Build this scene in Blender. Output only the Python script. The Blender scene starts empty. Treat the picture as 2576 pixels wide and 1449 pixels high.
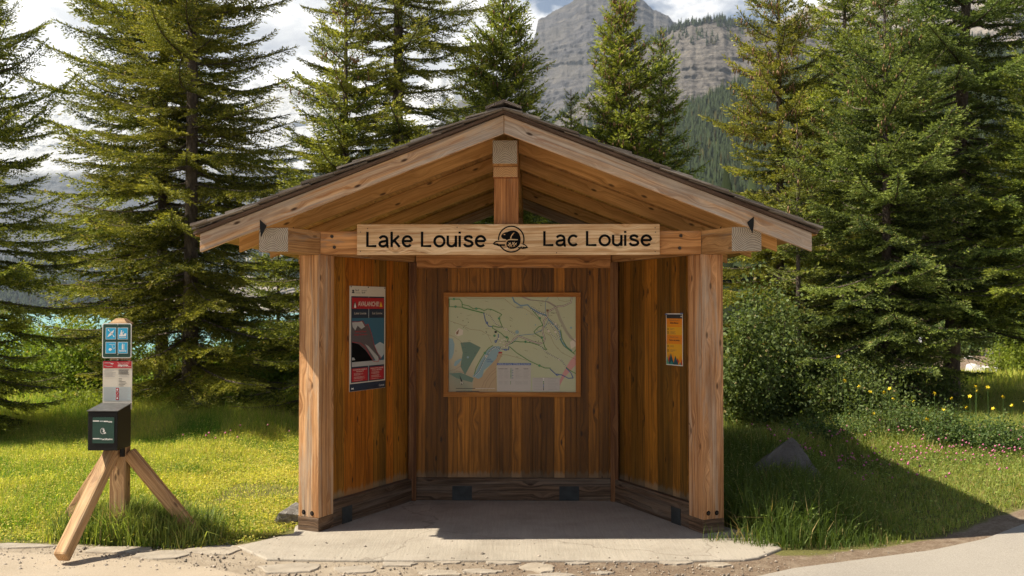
import bpy, bmesh, math, random
import numpy as np
from mathutils import Vector, Matrix, noise as mnoise

random.seed(7)
RS = np.random.RandomState(11)
scene = bpy.context.scene
COL = scene.collection
R = math.radians
F = 2504.0            # focal length, in pixels of a 2576 px wide picture
CAMZ = 1.64
PITCH = math.atan2(54.5, F)

# ------------------------------------------------------------------ camera
cam_d = bpy.data.cameras.new('camera')
cam_d.lens = 35.0; cam_d.sensor_width = 36.0
cam_d.clip_start = 0.05; cam_d.clip_end = 30000
cam = bpy.data.objects.new('camera', cam_d)
cam.location = (0, 0, CAMZ); cam.rotation_euler = (math.pi/2 + PITCH, 0, 0)
COL.objects.link(cam); scene.camera = cam
cam_d.dof.use_dof = True; cam_d.dof.focus_distance = 7.4; cam_d.dof.aperture_fstop = 5.0

def ray(px, py):
    x = (px-1288.0)/F; y = (724.5-py)/F
    c, s = math.cos(PITCH), math.sin(PITCH)
    return Vector((x, c - y*s, s + y*c))
def at(px, py, Y):
    d = ray(px, py); k = Y/d.y
    return Vector((d.x*k, Y, CAMZ + d.z*k))
def px2x(px, Y): return (px-1288.0)/F*Y
def gy(py, z=0.0): return F*(CAMZ-z)/(py-779.0)
def gp(px, py, z=0.0):
    Y = gy(py, z); return (px2x(px, Y), Y)

# ------------------------------------------------------------------ tagging
def tag(o, label=None, cat=None, group=None, kind=None):
    if label: o['label'] = label
    if cat: o['category'] = cat
    if group: o['group'] = group
    if kind: o['kind'] = kind
    return o
def empty(name, loc=(0, 0, 0), rz=0.0):
    o = bpy.data.objects.new(name, None); COL.objects.link(o)
    o.location = loc; o.rotation_euler = (0, 0, rz); o.empty_display_size = .2
    return o
def link(name, me, parent=None, loc=None):
    o = bpy.data.objects.new(name, me); COL.objects.link(o)
    if parent: o.parent = parent
    if loc is not None: o.location = loc
    return o

# ------------------------------------------------------------------ material helpers
def new_mat(name):
    m = bpy.data.materials.new(name); m.use_nodes = True
    nt = m.node_tree
    b = nt.nodes['Principled BSDF']
    return m, nt, b
def N(nt, t, **kw):
    n = nt.nodes.new(t)
    for k, v in kw.items():
        if k in n.inputs: n.inputs[k].default_value = v
        else: setattr(n, k, v)
    return n
def L(nt, a, b): nt.links.new(a, b)
def ramp(nt, src, stops):
    r = nt.nodes.new('ShaderNodeValToRGB')
    el = r.color_ramp.elements
    while len(el) < len(stops): el.new(.5)
    for e, (p, c) in zip(el, stops):
        e.position = p; e.color = (*c, 1) if len(c) == 3 else c
    if src is not None: L(nt, src, r.inputs[0])
    return r
def mixc(nt, fac, a, b, mode='MIX'):
    n = nt.nodes.new('ShaderNodeMix'); n.data_type = 'RGBA'; n.blend_type = mode
    for val, sock in ((fac, n.inputs[0]), (a, n.inputs[6]), (b, n.inputs[7])):
        if hasattr(val, 'links'): L(nt, val, sock)
        elif isinstance(val, (int, float)): sock.default_value = val
        else: sock.default_value = (*val, 1) if len(val) == 3 else val
    return n.outputs[2]
def mth(nt, op, a, b=None, clamp=False):
    n = nt.nodes.new('ShaderNodeMath'); n.operation = op; n.use_clamp = clamp
    for v, s in ((a, n.inputs[0]), (b, n.inputs[1])):
        if v is None: continue
        if hasattr(v, 'links'): L(nt, v, s)
        else: s.default_value = v
    return n.outputs[0]
def mapping(nt, src, scale, loc=(0, 0, 0)):
    mp = nt.nodes.new('ShaderNodeMapping'); mp.inputs['Scale'].default_value = scale
    mp.inputs['Location'].default_value = loc
    L(nt, src, mp.inputs['Vector']); return mp.outputs[0]
def noise(nt, vec, scale, detail=4, rough=.55, dist=0.0):
    n = N(nt, 'ShaderNodeTexNoise'); n.inputs['Scale'].default_value = scale
    n.inputs['Detail'].default_value = detail; n.inputs['Roughness'].default_value = rough
    n.inputs['Distortion'].default_value = dist
    L(nt, vec, n.inputs['Vector']); return n.outputs['Fac']
def bump(nt, b, h, dist, strength=1.0):
    n = N(nt, 'ShaderNodeBump'); n.inputs['Distance'].default_value = dist
    n.inputs['Strength'].default_value = strength
    L(nt, h, n.inputs['Height']); L(nt, n.outputs[0], b.inputs['Normal'])

def wood(name, dark, light, grey=0.0, greycol=(.30, .27, .24), rough=.7, knots=1.0, streak=1.0, gdist=.0015, peel=0.0, foot=0.0, cracks=.7):
    m, nt, b = new_mat(name)
    uv = N(nt, 'ShaderNodeUVMap'); uv.uv_map = 'UVMap'
    U = uv.outputs[0]
    # knots bend the grain round them
    kv = N(nt, 'ShaderNodeTexVoronoi'); kv.inputs['Scale'].default_value = 1.0; kv.inputs['Randomness'].default_value = 1.0; kv.voronoi_dimensions = '2D'
    L(nt, mapping(nt, U, (2.6, 7.0, 1)), kv.inputs['Vector'])
    kd = kv.outputs['Distance']
    kn = ramp(nt, kd, [(.0, (1, 1, 1)), (.045, (.85, .85, .85)), (.085, (0, 0, 0))])
    kbend = ramp(nt, kd, [(.0, (1, 1, 1)), (.28, (0, 0, 0))])
    sep = N(nt, 'ShaderNodeSeparateXYZ'); L(nt, U, sep.inputs[0])
    warp = noise(nt, mapping(nt, U, (1.1, 5, 1)), 1.0, 3)
    v2 = mth(nt, 'ADD', sep.outputs[1], mth(nt, 'MULTIPLY', kbend.outputs[0], .035))
    v3 = mth(nt, 'ADD', v2, mth(nt, 'MULTIPLY', warp, .05*streak))
    cmb = N(nt, 'ShaderNodeCombineXYZ'); L(nt, sep.outputs[0], cmb.inputs[0]); L(nt, v3, cmb.inputs[1])
    g1 = noise(nt, mapping(nt, cmb.outputs[0], (.9, 42, 1)), 1.0, 5, .6, .3)
    g2 = noise(nt, mapping(nt, cmb.outputs[0], (5, 210, 1)), 1.0, 3, .6)
    lf = noise(nt, mapping(nt, U, (1.4, 6, 1)), 1.0, 4, .6)
    g = mth(nt, 'ADD', mth(nt, 'MULTIPLY', g1, .72), mth(nt, 'MULTIPLY', g2, .28))
    cr = ramp(nt, g, [(.37, tuple(c*.75 for c in dark)), (.44, dark), (.50, tuple((a+c)/2 for a, c in zip(dark, light))), (.58, light)])
    col = cr.outputs[0]
    col = mixc(nt, ramp(nt, lf, [(.35, (0, 0, 0)), (.7, (.55, .55, .55))]).outputs[0], col, tuple(c*.62 for c in dark))
    if grey > 0:
        gm = noise(nt, mapping(nt, U, (.8, 9, 1), (3, 7, 0)), 1.0, 6, .68, .6)
        gr = ramp(nt, gm, [(.62-.34*grey, (0, 0, 0)), (.74-.28*grey, (1, 1, 1))])
        gc = ramp(nt, g, [(.32, tuple(c*.45 for c in greycol)), (.62, greycol)])
        col = mixc(nt, mth(nt, 'MULTIPLY', gr.outputs[0], .85), col, gc.outputs[0])
    if peel > 0:
        pm = noise(nt, mapping(nt, U, (2.2, 26, 1), (11, 2, 0)), 1.0, 5, .7, .4)
        pr = ramp(nt, pm, [(.58, (0, 0, 0)), (.64, (1, 1, 1))])
        col = mixc(nt, mth(nt, 'MULTIPLY', pr.outputs[0], peel), col, (.30, .115, .035))
    if cracks > 0:
        ck = noise(nt, mapping(nt, cmb.outputs[0], (1.3, 75, 1), (7, 3, 0)), 1.0, 2, .5)
        ckr = ramp(nt, ck, [(.27, (1, 1, 1)), (.31, (0, 0, 0))])
        col = mixc(nt, mth(nt, 'MULTIPLY', ckr.outputs[0], cracks), col, (.05, .03, .02))
        st = noise(nt, mapping(nt, U, (1.0, 3.5, 1), (2, 9, 0)), 1.0, 6, .72)
        col = mixc(nt, mth(nt, 'MULTIPLY', ramp(nt, st, [(.52, (0, 0, 0)), (.64, (1, 1, 1))]).outputs[0], .45*cracks), col, tuple(c*.45 for c in dark))
    if foot > 0:
        geo = N(nt, 'ShaderNodeNewGeometry'); sz = N(nt, 'ShaderNodeSeparateXYZ'); L(nt, geo.outputs['Position'], sz.inputs[0])
        fn = noise(nt, mapping(nt, U, (3, 30, 1)), 1.0, 4)
        zz = mth(nt, 'SUBTRACT', sz.outputs[2], mth(nt, 'MULTIPLY', fn, .13))
        fr = ramp(nt, zz, [(.155, (1, 1, 1)), (.185, (0, 0, 0))])
        col = mixc(nt, mth(nt, 'MULTIPLY', fr.outputs[0], foot), col, (.30, .24, .17))
    if knots > 0:
        sel = N(nt, 'ShaderNodeSeparateColor'); L(nt, kv.outputs['Color'], sel.inputs[0])
        keep = ramp(nt, sel.outputs[0], [(.48, (0, 0, 0)), (.52, (1, 1, 1))])
        kf = mth(nt, 'MULTIPLY', mth(nt, 'MULTIPLY', kn.outputs[0], keep.outputs[0]), knots)
        col = mixc(nt, kf, col, (.035, .014, .006))
    at_ = N(nt, 'ShaderNodeAttribute'); at_.attribute_name = 'tint'
    col = mixc(nt, 1.0, col, at_.outputs['Color'], 'MULTIPLY')
    L(nt, col, b.inputs['Base Color'])
    b.inputs['Roughness'].default_value = rough
    b.inputs['Specular IOR Level'].default_value = .3
    hh = mth(nt, 'ADD', g, mth(nt, 'MULTIPLY', lf, .6))
    bump(nt, b, hh, gdist*3)
    return m
def endgrain(name, dark, light):
    m, nt, b = new_mat(name)
    uv = N(nt, 'ShaderNodeUVMap'); uv.uv_map = 'UVMap'
    w = N(nt, 'ShaderNodeTexWave'); w.wave_type = 'RINGS'; w.rings_direction = 'Z'
    w.inputs['Scale'].default_value = 28; w.inputs['Distortion'].default_value = 3.5
    w.inputs['Detail'].default_value = 3; w.inputs['Detail Scale'].default_value = .6
    L(nt, uv.outputs[0], w.inputs['Vector'])
    n2 = noise(nt, uv.outputs[0], 22, 6, .7)
    f = mth(nt, 'ADD', mth(nt, 'MULTIPLY', w.outputs['Fac'], .55), mth(nt, 'MULTIPLY', n2, .5))
    cr = ramp(nt, f, [(.28, dark), (.62, light)])
    L(nt, cr.outputs[0], b.inputs['Base Color']); b.inputs['Roughness'].default_value = .85
    bump(nt, b, f, .004)
    return m
def plain(name, col, rough=.5, metal=0.0, spec=.5, var=.0, vscale=20):
    m, nt, b = new_mat(name)
    if var > 0:
        tc = N(nt, 'ShaderNodeTexCoord')
        n = noise(nt, tc.outputs['Object'], vscale, 5, .6)
        cr = ramp(nt, n, [(.3, tuple(c*(1-var) for c in col)), (.7, tuple(min(1, c*(1+var)) for c in col))])
        L(nt, cr.outputs[0], b.inputs['Base Color'])
    else: b.inputs['Base Color'].default_value = (*col, 1)
    b.inputs['Roughness'].default_value = rough; b.inputs['Metallic'].default_value = metal
    b.inputs['Specular IOR Level'].default_value = spec
    return m

M = {}
M['post'] = wood('post wood', (.36, .175, .072), (.70, .41, .20), grey=.35, greycol=(.54, .44, .34), knots=.8, gdist=.0025, foot=0)
M['beam'] = wood('beam wood', (.38, .18, .06), (.70, .39, .16), grey=.12, knots=.6)
M['rafter'] = wood('rafter wood', (.56, .29, .09), (.78, .45, .17), grey=0, knots=.9, streak=.7, gdist=.0006)
M['barge'] = wood('barge board wood', (.52, .27, .11), (.88, .63, .38), grey=.8, greycol=(.52, .48, .44), knots=1., peel=.45)
M['sign'] = wood('sign board wood', (.60, .34, .15), (.90, .66, .40), grey=.0, knots=.35, peel=.55, gdist=.001)
M['wall'] = wood('wall board wood', (.22, .095, .012), (.48, .21, .028), grey=0, knots=1.0, streak=.8, rough=.55, gdist=.0008, foot=.7)
M['sill'] = wood('sill wood', (.07, .04, .022), (.24, .15, .09), grey=.45, greycol=(.26, .2, .15), knots=.8, gdist=.003)
M['corner'] = wood('corner wood', (.24, .09, .03), (.55, .28, .12), grey=.1, knots=.3, gdist=.003)
M['shake'] = wood('shake wood', (.075, .055, .045), (.22, .18, .15), grey=.6, greycol=(.30, .27, .24), knots=0, gdist=.003)
M['log'] = wood('peeled post wood', (.34, .19, .09), (.62, .40, .20), grey=.2, greycol=(.5, .4, .28), knots=.8, gdist=.002)
M['frame'] = wood('map frame wood', (.36, .13, .025), (.52, .22, .05), grey=0, knots=.4, gdist=.0006)
M['end'] = endgrain('end grain', (.17, .135, .10), (.52, .44, .34))
M['endfresh'] = endgrain('end grain tan', (.36, .2, .09), (.60, .36, .17))
M['enddark'] = endgrain('shake end grain', (.04, .03, .025), (.13, .10, .08))
M['black'] = plain('black paint', (.005, .005, .005), .9, spec=.1)
M['blackmetal'] = plain('black metal', (.007, .007, .007), .5, .0, spec=.25)
M['platemetal'] = plain('grey steel plate', (.045, .05, .05), .7, .3, var=.35, vscale=14)
M['bolt'] = plain('bolt steel', (.06, .05, .045), .5, .7)
M['nickel'] = plain('screw steel', (.45, .43, .4), .3, .9)
M['white'] = plain('white print', (.78, .76, .72), .5)
M['cream'] = plain('cream print', (.66, .60, .50), .45)
M['red'] = plain('red print', (.42, .012, .022), .4)
M['navy'] = plain('navy print', (.016, .028, .055), .4)
M['yellow'] = plain('yellow print', (.75, .48, .03), .4)
M['dkgreen'] = plain('dark green print', (.010, .055, .040), .35)
M['cyan'] = plain('sky blue print', (.02, .36, .62), .35)
M['pgrey'] = plain('pale grey print', (.42, .47, .47), .5)
M['text'] = plain('dark lettering', (.03, .03, .035), .6)
M['ptext'] = plain('pale lettering', (.42, .40, .38), .6)
M['orange'] = plain('orange print', (.80, .25, .012), .5)
M['amber'] = plain('amber print', (.78, .38, .02), .5)
M['teal'] = plain('teal print', (.02, .22, .20), .5)
M['dteal'] = plain('dark teal print', (.01, .075, .10), .5)
M['sgreen'] = plain('green print', (.10, .33, .22), .5)

# ------------------------------------------------------------------ mesh builder
class MB:
    def __init__(s):
        s.v = []; s.f = []; s.uv = []; s.c = []; s.m = []; s.mats = []
    def mi(s, m):
        if m not in s.mats: s.mats.append(m)
        return s.mats.index(m)
    def face(s, pts, uvs=None, tint=(1, 1, 1), mat=None):
        i = len(s.v); s.v += [tuple(p) for p in pts]
        s.f.append(tuple(range(i, i+len(pts))))
        s.uv += (uvs if uvs else [(p[0], p[2]) for p in pts])
        s.c += [tint]*len(pts); s.m.append(s.mi(mat))
    def hexa(s, P, grain, mat, endmat=None, tint=None, off=None):
        """P: 8 points, index bits x=1,y=2,z=4 ; grain axis 0/1/2"""
        P = [Vector(p) for p in P]
        ax = [(P[1]-P[0]).normalized(), (P[2]-P[0]).normalized(), (P[4]-P[0]).normalized()]
        for a_i in range(3):
            if a_i != grain: ax[a_i] = (ax[a_i]-ax[grain]*ax[a_i].dot(ax[grain])).normalized()
        if tint is None: tint = rt()
        ox, oy = off if off else (random.uniform(0, 90), random.uniform(0, 90))
        cen = sum(P, Vector())/8
        quads = {0: [(0, 4, 6, 2), (1, 3, 7, 5)], 1: [(0, 1, 5, 4), (2, 6, 7, 3)], 2: [(0, 2, 3, 1), (4, 5, 7, 6)]}
        idx = len(s.v); s.v += [tuple(p) for p in P]
        ecx, ecy = random.uniform(-.05, .05), random.uniform(-.1, .0)
        for a in range(3):
            for k, q in enumerate(quads[a]):
                s.f.append(tuple(idx+i for i in q))
                for i in q:
                    d = P[i]-cen
                    if a == grain:
                        j, l = [t for t in range(3) if t != a]
                        s.uv.append((d.dot(ax[j])+ecx, d.dot(ax[l])+ecy))
                    else:
                        o = 3-a-grain
                        s.uv.append((d.dot(ax[grain])+ox, d.dot(ax[o])+oy+a*1.7+k*3.1))
                    s.c.append(tint)
                s.m.append(s.mi(endmat if (a == grain and endmat) else mat))
    def box(s, lo, hi, grain, mat, endmat=None, tint=None):
        P = [(hi[0] if i & 1 else lo[0], hi[1] if i & 2 else lo[1], hi[2] if i & 4 else lo[2]) for i in range(8)]
        s.hexa(P, grain, mat, endmat, tint)
    def cyl(s, a, b, r0, r1, mat, n=10, tint=(1, 1, 1), caps=True):
        a = Vector(a); b = Vector(b); d = (b-a).normalized()
        t = d.orthogonal().normalized(); u = d.cross(t)
        Lr = (b-a).length
        ra = [a+(t*math.cos(6.28318*i/n)+u*math.sin(6.28318*i/n))*r0 for i in range(n)]
        rb = [b+(t*math.cos(6.28318*i/n)+u*math.sin(6.28318*i/n))*r1 for i in range(n)]
        for i in range(n):
            j = (i+1) % n
            s.face([ra[i], ra[j], rb[j], rb[i]], [(0, i*.03), (0, i*.03+.03), (Lr, i*.03+.03), (Lr, i*.03)], tint, mat)
        if caps:
            s.face(ra[::-1], None, tint, mat); s.face(rb, None, tint, mat)
    def build(s, name, parent=None, loc=None, bevel=0, smooth=False):
        me = bpy.data.meshes.new(name); me.from_pydata(s.v, [], s.f)
        ul = me.uv_layers.new(name='UVMap')
        ul.data.foreach_set('uv', np.array(s.uv, dtype=np.float32).ravel())
        ca = me.color_attributes.new('tint', 'FLOAT_COLOR', 'CORNER')
        cc = np.ones((len(s.c), 4), dtype=np.float32); cc[:, :3] = np.array(s.c, dtype=np.float32)
        ca.data.foreach_set('color', cc.ravel())
        for m in s.mats: me.materials.append(m)
        me.polygons.foreach_set('material_index', s.m)
        if smooth: me.polygons.foreach_set('use_smooth', [True]*len(s.f))
        me.update()
        o = link(name, me, parent, loc)
        if bevel:
            bv = o.modifiers.new('bevel', 'BEVEL'); bv.width = bevel; bv.segments = 2; bv.limit_method = 'ANGLE'
        return o
def rt(a=.85, b=1.12):
    v = random.uniform(a, b); w = random.uniform(-.04, .04)
    return (v*(1+w), v, v*(1-w))

# ------------------------------------------------------------------ flat print helper
SPLIT = None      # when set, every string becomes its own lettering object under this parent
class Flat:
    """a printed face: u,v coordinates of an artwork laid onto a plane in metres"""
    def __init__(s, origin, ex, ey, n, W, H, px0, px1, py0, py1):
        s.o = Vector(origin); s.ex = Vector(ex); s.ey = Vector(ey); s.n = Vector(n)
        s.W = W; s.H = H; s.a = (px0, px1, py0, py1)
    def P(s, x, y, l=0):
        a = s.a
        return s.o + s.ex*((x-a[0])/(a[1]-a[0])*s.W) - s.ey*((y-a[2])/(a[3]-a[2])*s.H) + s.n*(.0007*l)
    def poly(s, mb, pts, l, mat):
        from mathutils.geometry import tessellate_polygon
        V3 = [Vector((p[0], -p[1], 0)) for p in pts]
        W = [s.P(p[0], p[1], l) for p in pts]
        for t in tessellate_polygon([V3]):
            q = [W[i] for i in t]
            if (q[1]-q[0]).cross(q[2]-q[0]).dot(s.n) < 0: q = q[::-1]
            mb.face(q, [(p.dot(s.ex), p.dot(s.ey)) for p in q], (1, 1, 1), mat)
    def rect(s, mb, x0, y0, x1, y1, l, mat):
        s.poly(mb, [(x0, y0), (x1, y0), (x1, y1), (x0, y1)], l, mat)
    def line(s, mb, pts, w, l, mat, dash=None):
        sx = (s.a[1]-s.a[0])/s.W; sy = (s.a[3]-s.a[2])/s.H
        pts = [Vector(p) for p in pts]
        if dash:
            out = []; 
            for a, b in zip(pts, pts[1:]):
                Ls = (b-a).length; n = max(1, int(Ls/dash))
                for k in range(n):
                    out.append((a.lerp(b, k/n), a.lerp(b, (k+.55)/n)))
        else: out = list(zip(pts, pts[1:]))
        for a, b in out:
            d = (b-a)
            if d.length < 1e-6: continue
            d.normalize(); nn = Vector((-d.y, d.x))*w/2; e = d*w*.3
            if dash: e *= 0
            s.poly(mb, [a-e+nn, b+e+nn, b+e-nn, a-e-nn], l, mat)
    def disc(s, mb, x, y, r, l, mat, n=14):
        s.poly(mb, [(x+r*math.cos(6.28318*i/n), y+r*math.sin(6.28318*i/n)) for i in range(n)], l, mat)
    def text(s, mb, string, x0, y0, x1, y1, l, mat, bold=0.0):
        """fit the caps of STRING into the box x0..x1, y0(top)..y1(baseline)"""
        cu = bpy.data.curves.new('t', 'FONT'); cu.body = string; cu.size = 1.0; cu.resolution_u = 3
        if bold: cu.offset = bold
        ob = bpy.data.objects.new('t', cu); COL.objects.link(ob)
        dg = bpy.context.evaluated_depsgraph_get()
        me = bpy.data.meshes.new_from_object(ob.evaluated_get(dg))
        bpy.data.objects.remove(ob); bpy.data.curves.remove(cu)
        vs = [v.co.copy() for v in me.vertices]
        if vs:
            mx0 = min(v.x for v in vs); mx1 = max(v.x for v in vs)
            cap = .73
            if SPLIT: mb = MB()
            for p in me.polygons:
                q = [s.P(x0+(vs[i].x-mx0)/(mx1-mx0)*(x1-x0), y1-vs[i].y/cap*(y1-y0), l) for i in p.vertices]
                if (q[1]-q[0]).cross(q[2]-q[0]).dot(s.n) < 0: q = q[::-1]
                mb.face(q, [(0, 0)]*len(q), (1, 1, 1), mat)
            if SPLIT: mb.build('lettering', SPLIT)
        bpy.data.meshes.remove(me)
def arc(cx, cy, rx, ry, a0, a1, n=16):
    return [(cx+rx*math.cos(R(a0+(a1-a0)*i/n)), cy+ry*math.sin(R(a0+(a1-a0)*i/n))) for i in range(n+1)]
GLY = {   # centre-line strokes of a plain grotesque letter, capital height 1
 'L': ([[(.06, 1.0), (.06, .06), (.55, .06)]], .66),
 'a': ([arc(.27, .50, .20, .20, 165, 20, 8)+[(.475, .45), (.475, .10), (.50, .03), (.56, .02)], [(.47, .42), (.36, .385), (.20, .36), (.09, .30), (.06, .20), (.09, .11), (.18, .05), (.28, .045), (.38, .09), (.45, .16), (.47, .25)]], .66),
 'k': ([[(.06, 1.0), (.06, 0)], [(.46, .73), (.08, .30)], [(.20, .43), (.50, 0)]], .60),
 'e': ([[(.08, .385), (.55, .385)], arc(.315, .37, .245, .325, 3, 318, 26)], .68),
 'o': ([arc(.32, .37, .26, .325, 0, 360, 30)], .70),
 'u': ([[(.06, .74), (.06, .26)]+arc(.26, .25, .20, .205, 180, 290, 8)+[(.44, .16), (.48, .28)], [(.49, .74), (.49, 0)]], .63),
 'i': ([[(.06, .74), (.06, 0)], [(.06, 1.0), (.06, .87)]], .25),
 's': ([[(.46, .55), (.41, .65), (.30, .695), (.20, .685), (.11, .63), (.09, .54), (.14, .46), (.27, .40), (.40, .35), (.47, .27), (.48, .18), (.42, .09), (.30, .045), (.18, .055), (.09, .11), (.05, .21)]], .60),
 'c': ([arc(.31, .37, .25, .325, 42, 318, 24)], .61),
 ' ': ([], .36)}
def stroke_text(fl, mb, string, x0, y0, x1, y1, l, mat, w=.155):
    tot = sum(GLY[c][1] for c in string)-.10; kx = (x1-x0)/tot; ky = (y1-y0); pen = 0
    for ch in string:
        st, adv = GLY[ch]
        for s_ in st:
            pts = [Vector((x0+(pen+p[0])*kx, y1-p[1]*ky)) for p in s_]; hw = w*ky/2
            left = []; right = []
            for i, p in enumerate(pts):
                a = pts[max(0, i-1)]; b = pts[min(len(pts)-1, i+1)]; d = (b-a).normalized(); nn = Vector((-d.y, d.x))
                if 0 < i < len(pts)-1:
                    d1 = (p-a).normalized(); k = max(.55, abs(d1.dot(d))); nn = nn/k
                left.append(p+nn*hw); right.append(p-nn*hw)
            for i in range(len(pts)-1): fl.poly(mb, [left[i], left[i+1], right[i+1], right[i]], l, mat)
        pen += adv
#@@SHELTER
# ------------------------------------------------------------------ the shelter
SC = Vector((-.015, 7.35, 0)); SR = R(-1.2)
SM = Matrix.Translation(SC) @ Matrix.Rotation(SR, 4, 'Z'); SMi = SM.inverted()
shelter = empty('information_shelter', SC, SR)
tag(shelter, 'open timber information shelter with shake gable roof standing on the concrete slab', 'shelter')
PH = R(24.5); sn, cs = math.sin(PH), math.cos(PH)
def W3(u, v, z): return (u, v, z)
def side(sg):
    """frame of a front side wall: start point A (front inner edge), d along the wall, n outward"""
    A = Vector((sg*1.413, 0)); d = Vector((-sg*sn, cs)); n = Vector((sg*cs, sn))
    return A, d, n
def wallbox(mb, sg, t0, t1, o0, o1, z0, z1, grain, mat, endmat=None, tint=None, vflip=False, vcut=None):
    A, d, n = side(sg)
    P = []
    for i in range(8):
        t = t1 if i & 1 else t0; o = o1 if i & 2 else o0; z = z1 if i & 4 else z0
        p = A + d*t + n*o
        if vcut is not None and not (i & 1):
            p = p + d*((vcut-p.y)/d.y)
        if vflip: p.y = VC*2 - p.y
        P.append((p.x, p.y, z))
    mb.hexa(P, grain, mat, endmat, tint)
VB = 1.24          # back wall (inner sill face)
VC = 2.1           # mid plane of the whole building (two alcoves back to back)
PW = .185
TL = 1.24/cs       # length of side wall
for flip in (False, True):
    for sg in (-1, 1):
        mb = MB(); wallbox(mb, sg, 0, PW, 0, PW, .10, 2.05, 2, M['post'], M['end'], tint=((1.05, .96, .9) if sg > 0 else (1.05, 1, .95)), vflip=flip)
        po = mb.build('post', shelter, bevel=.005)
        mb = MB(); wallbox(mb, sg, -.002, PW+.001, -.002, PW+.002, 0, .10, 0, M['sill'], M['sill'], tint=(1.15, 1.1, 1.05), vflip=flip)
        mb.build('post_base', shelter, bevel=.004)
        # plate beam on the side wall, sticking out in front with an end cut parallel to the facade
        mb = MB(); wallbox(mb, sg, 0, TL+.1, 0, .19, 2.05, 2.222, 0, M['beam'], M['end'], vcut=-.335, vflip=flip)
        mb.build('plate_beam', shelter, bevel=.004)
        # sill
        mb = MB(); wallbox(mb, sg, PW+.002, TL-.02, .004, .16, 0, .19, 0, M['sill'], M['end'], vflip=flip)
        mb.build('sill', shelter, bevel=.006)
        # boards
        mb = MB(); t = PW+.003
        while t < TL-.03:
            w = random.uniform(.085, .115); t2 = min(t+w, TL-.01)
            k = random.random()
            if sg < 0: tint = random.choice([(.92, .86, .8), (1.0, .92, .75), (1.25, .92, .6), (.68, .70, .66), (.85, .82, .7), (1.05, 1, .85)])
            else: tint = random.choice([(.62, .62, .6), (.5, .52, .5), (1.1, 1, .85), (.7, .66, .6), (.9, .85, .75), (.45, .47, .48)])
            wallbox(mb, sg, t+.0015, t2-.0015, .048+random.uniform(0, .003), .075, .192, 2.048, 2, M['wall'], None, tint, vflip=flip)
            t = t2
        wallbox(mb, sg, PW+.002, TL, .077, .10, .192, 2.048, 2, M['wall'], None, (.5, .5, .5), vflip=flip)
        mb.build('side_wall', shelter)
        # rough corner post
        c = Vector((sg*.872, VB-.005)); a = Vector((sg*.03, 0))
        mb = MB(); h = .034
        dd = Vector((math.cos(-sg*R(12)), math.sin(-sg*R(12)))); ee = Vector((-dd.y, dd.x))
        P = []
        for i in range(8):
            p = c + dd*(h if i & 1 else -h) + ee*(h if i & 2 else -h)
            if flip: p.y = VC*2-p.y
            P.append((p.x, p.y, 2.048 if i & 4 else .0))
        mb.hexa(P, 2, M['corner'], None, tint=(.5, .47, .42)); mb.build('corner_post', shelter, bevel=.004)
    def fv(v): return 2*VC-v if flip else v
    def fbox(mb, lo, hi, *a, **k):
        v0, v1 = sorted((fv(lo[1]), fv(hi[1])))
        mb.box((lo[0], v0, lo[2]), (hi[0], v1, hi[2]), *a, **k)
    mb = MB(); fbox(mb, (-1.409, .0, 2.052), (1.409, .115, 2.222), 0, M['beam'], M['end'], tint=(1.05, .95, .88)); mb.build('header_beam', shelter, bevel=.004)
    mb = MB(); fbox(mb, (-.843, VB, .0), (.843, VB+.12, .19), 0, M['sill'], M['end'], tint=(.95, .95, .95)); mb.build('sill', shelter, bevel=.006)
    mb = MB(); fbox(mb, (-.84, VB-.02, 2.0), (.84, VB+.1, 2.19), 0, M['beam'], M['end'], tint=(.9, .78, .68)); mb.build('wall_header', shelter, bevel=.004)
    mb = MB(); u = -.85; k = 0
    tones = [.8, .45, .42, 1.0, 1.15, 1.05, 1.0, .55, .5, 1.1, .5, .42, .38, 1.15, .5, .42, .85, .6, .95, .9]
    while u < .85:
        w = random.uniform(.078, .112); u2 = min(u+w, .855)
        tn = .85*(.16+.84*tones[k % len(tones)])*random.uniform(.92, 1.08); k += 1
        fbox(mb, (u+.0015, VB+.03+random.uniform(0, .003), .192), (u2-.0015, VB+.055, 2.0), 2, M['wall'], None, tint=(tn*1.08, tn*.95, tn*.8)); u = u2
    fbox(mb, (-.86, VB+.057, .192), (.86, VB+.075, 2.0), 2, M['wall'], None, tint=(.5, .5, .5))
    mb.build('back_wall', shelter)
    # king post on the header, carrying the ridge
    mb = MB(); fbox(mb, (-.119, .0, 2.224), (.063, .15, 2.615), 2, M['beam'], None, tint=(.82, .66, .56)); mb.build('king_post', shelter, bevel=.004)
    mb = MB(); fbox(mb, (-.123, -.025, 2.617), (.057, .16, 2.695), 1, M['corner'], M['endfresh'], tint=(1.2, .85, .6)); mb.build('bearing_block', shelter, bevel=.003)
UR = -.033                      # ridge line
ZB = 2.045; SL = .389; HW = 2.14
def zbot(u): return ZB + SL*(HW-abs(u-UR))
VR = [-.40, .30, 1.20, 2.25, 3.40, 4.55]
mb = MB(); mb.box((UR-.09, -.16, 2.697), (UR+.09, 4.36, 2.868), 1, M['beam'], M['end']); mb.build('ridge_beam', shelter, bevel=.004)
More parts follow.
